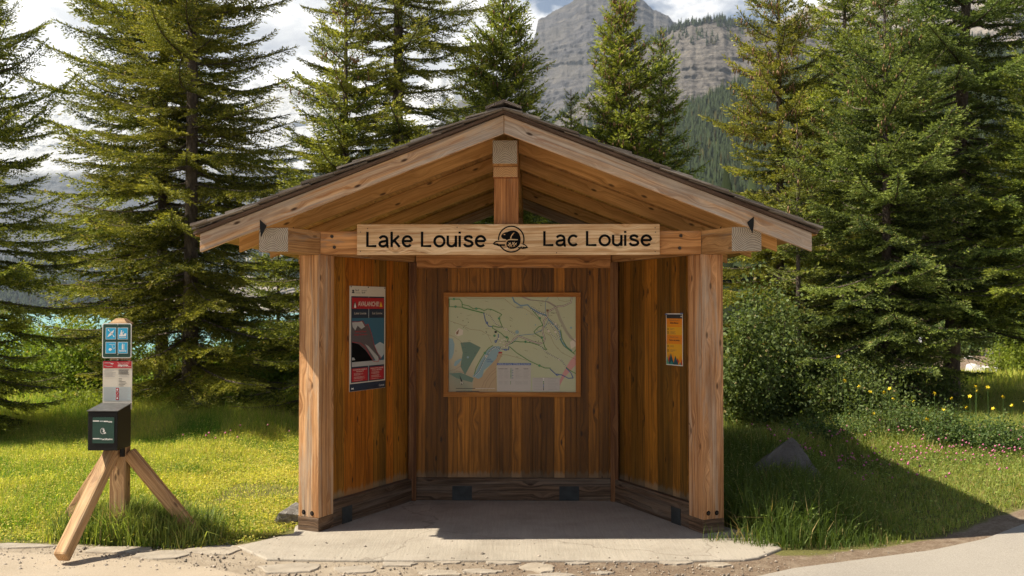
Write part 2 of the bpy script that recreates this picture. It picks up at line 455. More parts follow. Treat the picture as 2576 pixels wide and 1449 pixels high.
for k, v in enumerate(VR):
    barge = k in (0, len(VR)-1)
    th = .042; hh = .128 if barge else .118
    for sg in (-1, 1):
        mb = MB()
        hw = HW if barge else HW-.07
        ui = 0 if barge else .092
        P = []
        z_in = zbot(UR+ui); z_out = zbot(UR+hw)
        if barge: z_in -= 0
        for i in range(8):
            uu = hw if i & 1 else ui
            vv = v+(th if i & 2 else 0)
            zz = (z_out if i & 1 else z_in) + (hh if i & 4 else 0) + (0 if barge else .012)
            x = UR+sg*uu + (.0015*sg if barge and not i & 1 else 0)
            P.append((x, vv, zz))
        if sg < 0: P = [P[i ^ 1] for i in range(8)]
        mb.hexa(P, 0, M['barge'] if barge else M['rafter'], M['endfresh'], tint=((1.06, 1, .94) if sg > 0 else (1.0, .92, .84)) if barge else rt(.86, 1.0))
        mb.build('barge_board' if barge else 'rafter', shelter, bevel=.003)
# decking and shakes
for sg in (-1, 1):
    mb = MB(); n = 15
    for i in range(n):
        u0 = 2.19*i/n; u1 = 2.19*(i+1)/n-.004
        P = []
        for j in range(8):
            uu = u1 if j & 1 else u0
            P.append((UR+sg*uu, 4.56 if j & 2 else -.362, zbot(UR+uu)+.133+(.018 if j & 4 else 0)))
        if sg < 0: P = [P[q ^ 1] for q in range(8)]
        mb.hexa(P, 1, M['rafter'], M['endfresh'], tint=rt(.8, .95))
    mb.build('roof_deck', shelter)
    for (va, vb) in ((-.452, -.364), (4.562, 4.65)):
        P = []; mb = MB()
        for j in range(8):
            uu = 2.17 if j & 1 else 0
            P.append((UR+sg*uu, vb if j & 2 else va, zbot(UR+uu)+.131+(.020 if j & 4 else 0)))
        if sg < 0: P = [P[q ^ 1] for q in range(8)]
        mb.hexa(P, 0, M['shake'], M['enddark'], tint=(.6, .45, .38)); mb.build('starter_course', shelter)
    mb = MB(); rows = 17
    ca = math.cos(math.atan(SL)); sa = math.sin(math.atan(SL))
    for r_ in range(rows):
        ub = 2.185 - r_*(2.185/rows)*1.0         # butt end (low) of the row
        v = -.50
        while v < 4.70:
            w = random.uniform(.09, .2); v2 = min(v+w, 4.72)
            Ls = random.uniform(.34, .40); bu = ub+random.uniform(-.018, .022)
            uo = max(bu-Ls, 0.0); lift = random.uniform(.0, .018)*(1.3 if sg < 0 else .8)
            zb0 = zbot(UR+bu)+.152; zt0 = zbot(UR+uo)+.152
            base_b = .012+lift; base_t = .003
            tk = random.uniform(.012, .02)
            P = []
            ve = random.uniform(-.02, .02) if (v < -.49) else 0
            for j in range(8):
                low = bool(j & 1)
                uu = bu if low else uo
                zz = (zb0+base_b if low else zt0+base_t)+((tk if low else .005) if j & 4 else 0)
                P.append((UR+sg*uu, (v2-.004) if j & 2 else v+ve, zz))
            if sg < 0: P = [P[q ^ 1] for q in range(8)]
            tn = random.uniform(.6, 1.35)
            mb.hexa(P, 0, M['shake'], M['enddark'], tint=(tn, tn*.98, tn*.95)); v = v2
    # ridge caps on this side
    v = -.52
    while v < 4.7:
        P = []
        w = random.uniform(.2, .25)
        for j in range(8):
            uu = .125 if j & 1 else 0
            P.append((UR+sg*uu, v+w+.08 if j & 2 else v, zbot(UR+uu)+.175+(.02 if not j & 2 else .0)+(.018 if j & 4 else 0)))
        if sg < 0: P = [P[q ^ 1] for q in range(8)]
        tn = random.uniform(.7, 1.2)
        mb.hexa(P, 1, M['shake'], M['enddark'], tint=(tn, tn, tn)); v += w
    mb.build('shingles', shelter)
# sign board
def sp(px, py, v):          # pixel -> shelter-local point on plane v
    o = SMi @ Vector((0, 0, CAMZ)); d = SMi.to_3x3() @ ray(px, py)
    return o + d*((v-o.y)/d.y)
a = sp(898, 564.5, -.042); b = sp(1660, 640.5, -.042)
mb = MB(); mb.box((a.x, -.042, b.z), (b.x, -.002, a.z), 0, M['sign'], M['endfresh'], tint=(1, 1, 1))
sb = mb.build('name_board', shelter, bevel=.003); sb['label'] = 'pale wooden name board with black lettering and beaver emblem'
SF = Flat((a.x, -.0435, a.z), (1, 0, 0), (0, 0, 1), (0, -1, 0), b.x-a.x, a.z-b.z, 898, 1660, 564.5, 640.5)
for w_, a_, b_x in (('Lake', 922, 1038), ('Louise', 1060, 1223)):
    mb = MB(); stroke_text(SF, mb, w_, a_, 583, b_x, 621, 1, M['black'], .165); mb.build('lettering', sb)
for w_, a_, b_x in (('Lac', 1368, 1453), ('Louise', 1475, 1639)):
    mb = MB(); stroke_text(SF, mb, w_, a_, 582, b_x, 619, 1, M['black'], .165); mb.build('lettering', sb)
def em(x, y): return ((x/12.88+1240)*.95407, (y/12.88+580)*.95407)
mb = MB()
ring_o = [em(1410+452*math.cos(t), 655+452*math.sin(t)) for t in [R(i*5) for i in range(73)]]
ring_i = [em(1410+408*math.cos(t), 655+408*math.sin(t)) for t in [R(i*5) for i in range(73)]]
for i in range(72):
    ang = i*5
    if 18 <= ang < 33 or 150 <= ang < 172: continue
    SF.poly(mb, [ring_o[i], ring_o[i+1], ring_i[i+1], ring_i[i]], 1, M['black'])
body = [(1058, 545), (1120, 470), (1200, 425), (1280, 410), (1330, 390), (1400, 370), (1480, 362), (1560, 375), (1630, 415), (1680, 480), (1715, 560), (1730, 650), (1722, 760), (1690, 850), (1640, 905), (1560, 955), (1480, 980), (1400, 985), (1320, 960), (1265, 905), (1240, 840), (1245, 770), (1270, 730), (1310, 700), (1380, 688), (1480, 690), (1560, 695), (1620, 690), (1640, 660), (1560, 655), (1410, 645), (1340, 655), (1290, 675), (1260, 690), (1210, 655), (1130, 645), (1090, 610)]
SF.poly(mb, [em(*p) for p in body], 1, M['black'])
logs = [[(790, 795), (850, 735), (900, 712), (1230, 712), (1225, 740), (960, 742), (880, 765), (845, 800), (960, 795), (985, 825), (1200, 822), (1200, 878), (960, 880), (900, 845), (830, 850)],
        [(1735, 800), (1800, 805), (1880, 828), (1925, 870), (1980, 925), (1975, 950), (1900, 970), (1800, 988), (1720, 965), (1630, 950), (1640, 915), (1720, 925), (1800, 935), (1790, 900), (1850, 912), (1920, 915), (1880, 870), (1800, 835)]]
for lg in logs: SF.poly(mb, [em(*p) for p in lg], 1, M['black'])
for c in [[(1150, 490), (1185, 480), (1212, 495), (1190, 515), (1152, 512)], [(1378, 640), (1380, 590), (1410, 530), (1450, 470), (1500, 435), (1520, 445), (1470, 490), (1480, 515), (1440, 530), (1415, 580), (1412, 640)]]:
    SF.poly(mb, [em(*p) for p in c], 2, M['sign'])
for x0, y0, x1, y1 in [(1300, 870, 1390, 780), (1350, 920, 1520, 755), (1470, 905, 1590, 780), (1330, 775, 1430, 915), (1450, 760, 1530, 900), (1300, 840, 1350, 880), (1530, 800, 1580, 850)]:
    SF.line(mb, [em(x0, y0), em(x1, y1)], 1.5, 2, M['sign'])
e_ = mb.build('beaver_emblem', sb)
# small nails on the board
for px, py in [(907, 584), (907, 632), (925, 575), (1648, 573), (1648, 633), (1649, 584), (1150, 572), (1400, 636)]:
    p = sp(px, py, -.043); mb = MB(); mb.cyl((p.x, -.0445, p.z), (p.x, -.040, p.z), .004, .004, M['bolt'], 8); mb.build('nail', sb)
# bolts
def bolt(px, py, v, nrm=(0, -1, 0), r=.014):
    p = sp(px, py, v); q = p + Vector(nrm)*.012
    mb = MB(); mb.cyl(p, q, r, r*.75, M['bolt'], 6); mb.build('bolt', shelter)
for px, py in [(835, 595), (841, 622), (1713, 593), (1710, 624)]: bolt(px, py, 0.0)
for px, py, sg in [(764, 1288, -1), (785, 1291.5, -1), (1782, 1291, 1), (1803, 1290, 1)]:
    nr = Vector((sg*sn, -cs, 0)) if False else Vector((sg*sn*1, -cs, 0))
    A, d, n = side(sg)
    o = SMi @ Vector((0, 0, CAMZ)); dr = SMi.to_3x3() @ ray(px, py)
    # plane through A, normal = -d
    k = ((A.x-o.x)*d.x + (A.y-o.y)*d.y)/(dr.x*d.x+dr.y*d.y); p = o+dr*k
    for r_, rr in ((.002, .018), (.008, .011)):
        mb = MB(); nn = Vector((-d.x, -d.y, 0)); mb.cyl(p, p+nn*r_, rr, rr*.9, M['black'] if rr > .015 else M['bolt'], 10)
        mb.build('bolt', shelter)
# steel plates let into the sills
for sg in (-1, 1):
    c = -.44 if sg < 0 else .48
    mb = MB(); mb.box((c-.085, VB-.004, .003), (c+.085, VB-.0005, .125), 0, M['platemetal'], tint=(1, 1, 1)); mb.build('steel_plate', shelter)
    mb = MB(); wallbox(mb, sg, .30, .43, -.001, .0035, .0, .125, 0, M['platemetal'], tint=(1, 1, 1)); mb.build('steel_plate', shelter)
# black metal brackets where rafters meet the plates
for sg in (-1, 1):
    # front one: an angle strap on the face of the barge board
    def bp_(px, py, v): p = sp(px if sg > 0 else 2552-px-2, py+(8 if sg < 0 else 0), v); return (p.x, p.y, p.z)
    v = -.404
    mb = MB()
    q = [bp_(1896, 545, v), bp_(1896, 566, v), bp_(1893, 588, v), bp_(1886, 574, v), bp_(1879, 560, v)]
    if sg > 0: q = q[::-1]
    mb.face(q, None, (1, 1, 1), M['blackmetal'])
    o = mb.build('bracket', shelter); sd = o.modifiers.new('s', 'SOLIDIFY'); sd.thickness = .006; sd.offset = 1 if False else 0
    for v, px_, k in ((.245, 1808, 1.0), (1.15, 1735, .7)):
        a_ = sp(px_ if sg > 0 else 2552-px_, 577, v); x = a_.x; z = 2.222
        mb = MB(); zt = z+.055*k; w_ = .02*k
        mb.face([(x-w_, v, z), (x+w_, v, z), (x+w_*(1 if sg > 0 else -1), v, zt)][::1], None, (1, 1, 1), M['blackmetal'])
        mb.face([(x-w_, v, z+.001), (x+w_, v, z+.001), (x+w_, v+.07, z+.001), (x-w_, v+.07, z+.001)], None, (1, 1, 1), M['blackmetal'])
        o = mb.build('bracket', shelter); sd = o.modifiers.new('s', 'SOLIDIFY'); sd.thickness = .004; sd.offset = 0
#@@POSTERS
# ------------------------------------------------------------------ map board (hangs on the back wall)
def back_pt(px, py, v): return SM @ sp(px, py, v)
TR = SM.to_3x3()
mapb = empty('map_board', SM @ Vector((0, VB+.03, .88)), SR)
tag(mapb, 'green and tan trail map in a brown wooden frame on the back wall', 'map board')
MBi = (Matrix.Translation(mapb.location) @ Matrix.Rotation(SR, 4, 'Z')).inverted()
v0 = VB+.03
a = sp(1116, 736, v0-.03); b = sp(1461, 999, v0-.03)
ia = sp(1128.5, 747, v0-.03); ib = sp(1449, 987, v0-.03)
z0 = .88
def mloc(p): return Vector((p.x, 0, p.z-z0))
A_, B_, IA, IB = mloc(a), mloc(b), mloc(ia), mloc(ib)
for lo, hi, g in (((A_.x, -.032, IA.z), (B_.x, 0, A_.z), 0), ((A_.x, -.032, B_.z), (B_.x, 0, IB.z), 0), ((A_.x, -.0315, IB.z), (IA.x, 0, IA.z), 2), ((IB.x, -.0315, IB.z), (B_.x, 0, IA.z), 2)):
    mb = MB(); mb.box(lo, hi, g, M['frame'], M['frame']); mb.build('frame', mapb, bevel=.002)
# printed base of the map: land tones
m, nt, b_ = new_mat('map land print')
uv = N(nt, 'ShaderNodeUVMap'); uv.uv_map = 'UVMap'
n1 = noise(nt, uv.outputs[0], 2.2, 3, .5, .4); n2 = noise(nt, uv.outputs[0], 9, 5, .6)
sx = N(nt, 'ShaderNodeSeparateXYZ'); L(nt, uv.outputs[0], sx.inputs[0])
low = mth(nt, 'ADD', mth(nt, 'MULTIPLY', mth(nt, 'ADD', sx.outputs[0], sx.outputs[1]), 1.25), mth(nt, 'MULTIPLY', n1, .5))
cr = ramp(nt, low, [(.18, (.36, .26, .16)), (.42, (.26, .28, .2)), (.55, (.44, .37, .25)), (.80, (.50, .49, .32)), (1.0, (.48, .50, .32))])
c2 = mixc(nt, mth(nt, 'MULTIPLY', ramp(nt, n2, [(.5, (0, 0, 0)), (.7, (1, 1, 1))]).outputs[0], .18), cr.outputs[0], (.5, .46, .33))
L(nt, c2, b_.inputs['Base Color']); b_.inputs['Roughness'].default_value = .35
M['mapland'] = m
mw, mh = IB.x-IA.x, IA.z-IB.z
pb = MB(); P0 = Vector((IA.x, -.010, IA.z))
pb.face([(IA.x, -.010, IB.z), (IB.x, -.010, IB.z), (IB.x, -.010, IA.z), (IA.x, -.010, IA.z)], [(0, 0), (1, 0), (1, .75), (0, .75)], (1, 1, 1), M['mapland'])
panel = pb.build('map_panel', mapb)
MF = Flat((IA.x, -.010, IA.z), (1, 0, 0), (0, 0, 1), (0, -1, 0), mw, mh, 150, 1775, 120, 1325)
M['lake_p'] = plain('map lake print', (.25, .38, .42), .4); M['blueline'] = plain('map blue line', (.05, .12, .36), .4)
M['riverline'] = plain('map river line', (.16, .28, .40), .4); M['greenline'] = plain('map green line', (.07, .25, .05), .4)
M['brownline'] = plain('map contour line', (.26, .15, .09), .5); M['roadline'] = plain('map road', (.62, .52, .46), .5)
M['sand_p'] = plain('map sand print', (.46, .33, .19), .5); M['legend'] = plain('map legend print', (.50, .47, .44), .5)
M['mauve'] = plain('map mauve road', (.34, .27, .26), .5); M['tealsh'] = plain('map forest print', (.13, .22, .17), .5)
M['pinksh'] = plain('map pink stain', (.60, .30, .28), .5)
mb = MB()
MF.poly(mb, [(480, 1120), (540, 1160), (590, 1100), (700, 960), (790, 790), (840, 850), (760, 1000), (765, 1320), (450, 1320), (465, 1200)], 1, M['sand_p'])
MF.poly(mb, [(150, 640), (200, 650), (225, 720), (215, 830), (190, 900), (150, 920)], 1, M['lake_p'])
MF.poly(mb, [(215, 990), (230, 940), (300, 900), (320, 910), (280, 960), (240, 1000)], 2, M['lake_p'])
MF.poly(mb, [(455, 1130), (500, 1060), (560, 930), (640, 800), (720, 745), (800, 745), (820, 790), (780, 840), (760, 900), (690, 980), (600, 1050), (580, 1130), (530, 1160), (490, 1140)], 3, M['lake_p'])
for q in [(1025, 565, 24), (395, 885, 14), (1715, 510, 14), (1260, 475, 9), (1148, 340, 6)]: MF.disc(mb, *q, 2, M['lake_p'])
MF.poly(mb, [(300, 700), (420, 690), (560, 760), (440, 960), (360, 1110), (300, 1000), (330, 830)], 1, M['tealsh'])
MF.poly(mb, [(150, 1090), (300, 1080), (470, 1150), (450, 1205), (250, 1150)], 1, M['tealsh'])
MF.poly(mb, [(235, 560), (280, 515), (335, 540), (330, 600), (270, 620), (235, 600)], 2, M['cream'])
MF.poly(mb, [(245, 570), (285, 530), (270, 590), (250, 600)], 3, M['brownline'])
MF.poly(mb, [(1770, 850), (1700, 930), (1610, 1080), (1510, 1315), (1540, 1300), (1620, 1150), (1775, 980)], 2, M['pinksh'])
MF.poly(mb, [(1775, 640), (1700, 690), (1715, 780), (1775, 740)], 3, M['cream'])
for pts in [[(350, 125), (420, 145), (560, 138), (700, 145), (860, 140), (930, 200), (1000, 250), (1120, 265), (1220, 330), (1320, 420)], [(150, 420), (300, 470), (420, 530), (560, 545), (650, 600), (700, 700)], [(830, 850), (900, 855), (1050, 895), (1150, 925)], [(560, 1310), (600, 1200), (680, 1090), (760, 1020)], [(600, 1310), (640, 1190), (700, 1110), (765, 1060)], [(640, 1310), (700, 1200), (765, 1120)], [(1380, 570), (1450, 610), (1500, 720), (1600, 830), (1770, 910)], [(150, 600), (210, 620), (290, 670), (350, 740)], [(150, 1060), (230, 1040), (330, 980)], [(1540, 120), (1560, 160), (1640, 180), (1720, 160)], [(170, 1110), (260, 1060), (350, 1080)]]:
    MF.line(mb, pts, 3, 2, M['brownline'])
MF.line(mb, [(965, 120), (990, 180), (1070, 230), (1160, 220), (1200, 260), (1300, 320), (1390, 350), (1440, 420), (1520, 500), (1570, 560), (1590, 680), (1660, 760), (1720, 800)], 15, 4, M['riverline'])
MF.line(mb, [(1430, 120), (1390, 170), (1385, 340)], 6, 4, M['riverline'])
MF.line(mb, [(1050, 610), (1120, 600), (1240, 590), (1340, 540), (1400, 470), (1430, 400)], 7, 4, M['riverline'])
MF.line(mb, [(900, 720), (960, 710), (1030, 640)], 7, 4, M['riverline'])
for off in (0, 14, 28):
    MF.line(mb, [(1080+off, 120), (1180+off, 160), (1400+off, 180), (1500+off, 240), (1560+off, 400), (1640+off, 560), (1700+off, 640), (1775, 690)], 5, 5, M['mauve'])
for w, mt, ly in ((17, M['text'], 5), (10, M['roadline'], 6)):
    MF.line(mb, [(885, 745), (890, 720), (950, 700), (985, 650), (1040, 615), (1110, 640), (1180, 670), (1300, 710), (1360, 700), (1380, 650), (1350, 560), (1370, 420), (1410, 370), (1420, 310), (1540, 240), (1620, 235), (1715, 190), (1725, 120)], w, ly, mt)
G = M['greenline']
for pts in [[(150, 148), (290, 148), (320, 190), (325, 250), (150, 243)], [(325, 215), (410, 235), (460, 268), (540, 265), (605, 295), (645, 272), (700, 280), (800, 325), (830, 345), (790, 385), (840, 510)], [(840, 510), (760, 500), (715, 485), (710, 515), (820, 580), (860, 620), (915, 640), (900, 690)], [(480, 1100), (500, 1020), (560, 910), (610, 830), (660, 770), (715, 735)], [(1200, 265), (1310, 390), (1355, 480), (1300, 500), (1240, 560), (1260, 590), (1340, 635), (1380, 760), (1405, 785), (1380, 785), (1310, 735)], [(930, 720), (1000, 680), (1060, 690), (1130, 690), (1220, 705), (1310, 735)], [(930, 750), (1020, 830), (1100, 880), (1180, 930), (1310, 990), (1380, 1020), (1450, 1020)], [(1580, 540), (1600, 650), (1650, 740), (1740, 830), (1775, 790)], [(1570, 650), (1620, 740), (1700, 800), (1760, 845)], [(1650, 1010), (1700, 1050), (1775, 1090)], [(155, 150), (160, 240)]]:
    MF.line(mb, pts, 8, 7, G)
MF.line(mb, [(330, 255), (440, 285), (600, 325)], 13, 7, G)
BLN = M['blueline']
for pts in [[(598, 325), (620, 420), (660, 490), (705, 497)], [(785, 590), (785, 640), (750, 700)], [(830, 780), (880, 790), (915, 790), (920, 750)], [(1445, 1030), (1520, 1100), (1590, 1105), (1680, 1150), (1740, 1145), (1710, 1080), (1650, 1020)]]:
    MF.line(mb, pts, 9, 8, BLN)
for pts in [[(605, 325), (680, 365), (760, 470), (870, 525), (1010, 605)], [(1310, 730), (1400, 820), (1500, 880), (1600, 930), (1650, 1010)], [(480, 1120), (540, 1060), (600, 930), (680, 800), (740, 755), (800, 790), (830, 740)], [(1200, 270), (1300, 340), (1400, 370)], [(1210, 245), (1310, 310), (1390, 330)], [(1430, 455), (1520, 560), (1560, 660)], [(1430, 455), (1540, 490), (1575, 640)], [(1395, 510), (1460, 590), (1540, 670)], [(1410, 380), (1500, 450), (1580, 520)]]:
    MF.line(mb, pts, 10, 8, M['text'], dash=22); MF.line(mb, [(p[0]+4, p[1]+4) for p in pts], 6, 9, M['white'], dash=22)
for x, y, c in [(217, 147, G), (238, 243, G), (503, 268, G), (795, 393, G), (737, 612, G), (893, 632, G), (613, 830, G), (1132, 688, G), (1315, 390, G), (1340, 635, G), (1310, 990, G), (882, 532, M['cream']), (630, 872, M['cream']), (1567, 913, M['cream']), (1515, 563, M['cream']), (1427, 552, M['cream']), (1320, 350, M['cream']), (1515, 463, M['cream'])]:
    MF.disc(mb, x, y, 15, 10, c); MF.disc(mb, x, y, 10, 11, M['cream'] if c is M['cream'] else M['sgreen'])
for x, y in [(640, 447), (752, 683), (878, 790), (1537, 1105)]: MF.rect(mb, x-13, y-13, x+13, y+13, 10, BLN)
MF.rect(mb, 788, 817, 835, 835, 10, M['red']); MF.rect(mb, 738, 552, 765, 577, 10, M['text']); MF.rect(mb, 1400, 278, 1428, 305, 10, M['brownline'])
for x, y in [(780, 640), (820, 660), (850, 650), (870, 680), (850, 740), (890, 745), (910, 680), (840, 700), (800, 690)]: MF.rect(mb, x, y, x+22, y+14, 9, random.choice([M['cream'], M['mauve'], M['roadline']]))
for _ in range(46):
    x, y = random.uniform(170, 1700), random.uniform(150, 900); a_ = random.uniform(-.2, .7); l_ = random.uniform(20, 60)
    MF.line(mb, [(x, y), (x+l_*math.cos(a_), y+l_*math.sin(a_))], 3.5, 6, M['text'], dash=7)
for _ in range(20):
    x, y = random.uniform(200, 1600), random.uniform(200, 900); MF.poly(mb, [(x, y), (x+12, y+5), (x+4, y+14)], 6, M['text'])
MF.rect(mb, 770, 960, 1200, 1315, 5, M['legend']); MF.rect(mb, 768, 958, 1203, 984, 6, BLN)
MF.rect(mb, 1220, 1142, 1568, 1315, 5, M['legend'])
MF.poly(mb, [(290, 1110), (340, 1215), (315, 1235)], 6, M['text']); MF.line(mb, [(245, 1280), (490, 1280)], 6, 6, M['text']); MF.line(mb, [(490, 1280), (740, 1280)], 6, 6, M['cream']); MF.line(mb, [(245, 1315), (540, 1315)], 6, 6, M['text'])
for r_ in range(8):
    y = 1028+r_*16.5
    for x0, x1 in [(785, 785+random.randint(40, 70)), (862, 862+random.randint(40, 58)), (1003, 1003+random.randint(40, 95)), (1107, 1107+random.randint(50, 85))]:
        MF.rect(mb, x0, y, x1, y+5, 7, M['ptext'] if r_ else M['text'])
    MF.disc(mb, 942, y+3, 5, 7, G); MF.disc(mb, 957, y+3, 5, 7, M['sgreen']); 
    if r_ % 2: MF.rect(mb, 966, y-2, 976, y+8, 7, BLN)
for r_ in range(3):
    y = 1190+r_*15
    for x0, x1 in [(787, 840), (862, 905), (1003, 1090), (1107, 1160)]: MF.rect(mb, x0, y, x1, y+5, 7, M['ptext'])
    MF.disc(mb, 942, y+3, 5, 7, G)
for r_ in range(8):
    y = 1150+r_*20
    MF.rect(mb, 1235, y, 1340, y+5, 7, M['ptext']); MF.rect(mb, 1420, y, 1500+random.randint(0, 60), y+5, 7, M['ptext'])
    MF.disc(mb, 1362, y+3, 7, 7, [M['white'], M['white'], G, G, BLN, BLN, M['text'], M['text']][r_])
mb.build('map_print', panel)
SPLIT = panel; mb = MB()
MF.text(mb, 'NORDIC SKI TRAILS / PISTES DE SKI DE FOND', 778, 963, 1195, 978, 8, M['white'])
MF.text(mb, 'LAKE', 640, 902, 695, 920, 8, M['blueline']); MF.text(mb, 'LOUISE', 640, 930, 715, 948, 8, M['blueline'])
MF.text(mb, 'N', 305, 1190, 332, 1222, 8, M['cream'], .03)
MF.text(mb, 'Village of', 1455, 315, 1530, 328, 8, M['text']); MF.text(mb, 'RIVER', 1020, 240, 1100, 262, 8, M['riverline'])
for s_, x, y in [('7', 640, 455), ('5', 752, 691), ('4', 878, 798), ('2', 1537, 1113)]: MF.text(mb, s_, x-5, y-15, x+5, y, 11, M['white'])
for s_, x, y in [('6', 882, 539), ('4', 630, 879), ('8', 1567, 920), ('9', 1320, 357), ('3', 1132, 695), ('11', 1308, 275)]: MF.text(mb, s_, x-5, y-14, x+5, y, 12, M['text'])
SPLIT = None

# ------------------------------------------------------------------ posters on the side walls
def wall_hit(px, py, sg, off):
    A, d, n = side(sg)
    o = SMi @ Vector((0, 0, CAMZ)); dr = SMi.to_3x3() @ ray(px, py)
    q = A + n*off
    k = ((q.x-o.x)*n.x + (q.y-o.y)*n.y)/(dr.x*n.x+dr.y*n.y)
    return o+dr*k
def poster_frame(name, sg, c4, thick, art):
    """c4: pixel corners top-left, top-right, bottom-left; returns empty + Flat in local coordinates of the empty"""
    off = .046
    tl = wall_hit(*c4[0], sg, off); tr = wall_hit(*c4[1], sg, off); bl = wall_hit(*c4[2], sg, off)
    zt = (tl.z+tr.z)/2
    A, d, n = side(sg)
    base = SM @ Vector((tl.x, tl.y, bl.z))
    if sg < 0: ex = Vector((d.x, d.y, 0))
    else: ex = Vector((-d.x, -d.y, 0))
    wd = (Vector((tr.x, tr.y, 0))-Vector((tl.x, tl.y, 0))).length
    # local frame of the empty: x = along wall (left to right in view), y = into the wall
    exw = SM.to_3x3() @ ex; rz = math.atan2(exw.y, exw.x)
    e = empty(name, base, rz)
    H = zt-bl.z
    return e, wd, H, Flat((0, -thick, H), (1, 0, 0), (0, 0, 1), (0, -1, 0), wd, H, *art)
av, wd, H, PF = poster_frame('warning_poster', -1, [(879, 719), (968, 722), (879, 986)], .006, (0, 300, 0, 900))
tag(av, 'tall red and navy avalanche warning poster on the left side wall', 'poster')
mb = MB(); mb.box((0, -.0055, 0), (wd, 0, H), 2, M['cream'], tint=(1, 1, 1)); pan = mb.build('panel', av)
mb = MB()
PF.rect(mb, 10, 88, 290, 825, 1, M['navy']); PF.rect(mb, 152, 88, 156, 825, 2, M['pgrey'])
PF.rect(mb, 14, 100, 286, 195, 3, M['red'])
M['psky'] = plain('poster sky print', (.035, .13, .20), .45); M['psnow'] = plain('poster snow print', (.42, .42, .40), .5)
M['prock'] = plain('poster rock print', (.10, .085, .09), .5)
PF.rect(mb, 14, 275, 286, 690, 3, M['psky'])
PF.poly(mb, [(14, 310), (60, 305), (100, 300), (125, 340), (145, 330), (170, 400), (200, 520), (240, 600), (262, 635), (14, 660)], 4, M['prock'])
PF.poly(mb, [(14, 312), (60, 306), (95, 305), (120, 350), (90, 370), (60, 340), (40, 380), (20, 350)], 5, M['psnow'])
PF.poly(mb, [(120, 500), (150, 520), (235, 620), (240, 650), (215, 655), (190, 610)], 5, M['psnow'])
PF.poly(mb, [(200, 520), (250, 490), (286, 510), (286, 600), (255, 640), (235, 600)], 4, M['pgrey'])
PF.poly(mb, [(14, 480), (70, 500), (130, 560), (190, 650), (14, 655)], 5, M['black'])
PF.rect(mb, 14, 650, 286, 690, 6, M['psnow'])
PF.line(mb, [(14, 305), (60, 308), (100, 300), (125, 342), (145, 328), (170, 400), (200, 520), (225, 580), (262, 635), (240, 640), (235, 662), (215, 662), (190, 655), (150, 580), (120, 525), (80, 490), (14, 478)], 4, 7, M['red'])
PF.rect(mb, 14, 705, 146, 818, 3, M['red']); PF.rect(mb, 162, 705, 286, 818, 3, M['red'])
PF.rect(mb, 0, 835, 300, 898, 2, M['navy'])
PF.poly(mb, [(245, 178), (258, 130), (272, 178)], 4, M['yellow']); PF.poly(mb, [(22, 180), (38, 125), (54, 180)], 4, M['dkgreen']); PF.poly(mb, [(30, 182), (38, 140), (48, 182), (38, 190)], 5, M['white'])
PF.disc(mb, 25, 42, 9, 1, M['text']); PF.poly(mb, [(16, 52), (34, 52), (37, 62), (13, 62)], 1, M['text'])
PF.poly(mb, [(14, 610), (30, 612), (40, 632), (14, 634)], 7, M['psnow'])
PF.rect(mb, 12, 868, 17, 882, 4, M['white']); PF.rect(mb, 24, 868, 29, 882, 4, M['white']); PF.rect(mb, 18, 870, 23, 880, 4, M['white'])
for r_ in range(9):
    for x0 in (30, 176): PF.rect(mb, x0, 748+r_*7.4, x0+random.randint(50, 95), 750+r_*7.4, 4, M['cream']) if r_ % 4 != 3 else None
mb.build('picture_print', pan)
SPLIT = pan; mb = MB()
PF.text(mb, 'AVALANCHE!', 62, 130, 242, 172, 5, M['cream'], .02)
PF.text(mb, 'Lake Louise', 34, 222, 132, 243, 4, M['cream']); PF.text(mb, 'Lac Louise', 184, 222, 270, 243, 4, M['cream'])
PF.text(mb, 'Banff', 43, 28, 72, 44, 2, M['text']); PF.text(mb, 'National Park', 43, 55, 84, 61, 2, M['text'], .02)
PF.text(mb, 'Parc national', 95, 33, 134, 40, 2, M['text'], .02); PF.text(mb, 'Banff', 95, 46, 124, 62, 2, M['text'])
PF.text(mb, 'Avalanche Danger', 36, 383, 132, 396, 8, M['red'], .015); PF.text(mb, "Danger d'avalanche", 32, 410, 138, 423, 8, M['red'], .015)
PF.text(mb, 'AVALANCHE DANGER IN', 24, 712, 138, 722, 4, M['cream'], .02); PF.text(mb, 'THIS VICINITY', 50, 728, 112, 738, 4, M['cream'], .02)
PF.text(mb, "RISQUE D'AVALANCHES", 170, 712, 280, 722, 4, M['cream'], .02); PF.text(mb, 'DANS LE SECTEUR', 182, 728, 266, 738, 4, M['cream'], .02)
PF.text(mb, 'Canada', 243, 862, 290, 880, 4, M['white'])
SPLIT = None
for x, y in [(8, 8), (150, 8), (292, 10), (150, 890)]:
    mb = MB(); p = PF.P(x, y, 0); mb.cyl(p, p+Vector((0, -.004, 0)), .005, .004, M['bolt'], 8); mb.build('screw', av)

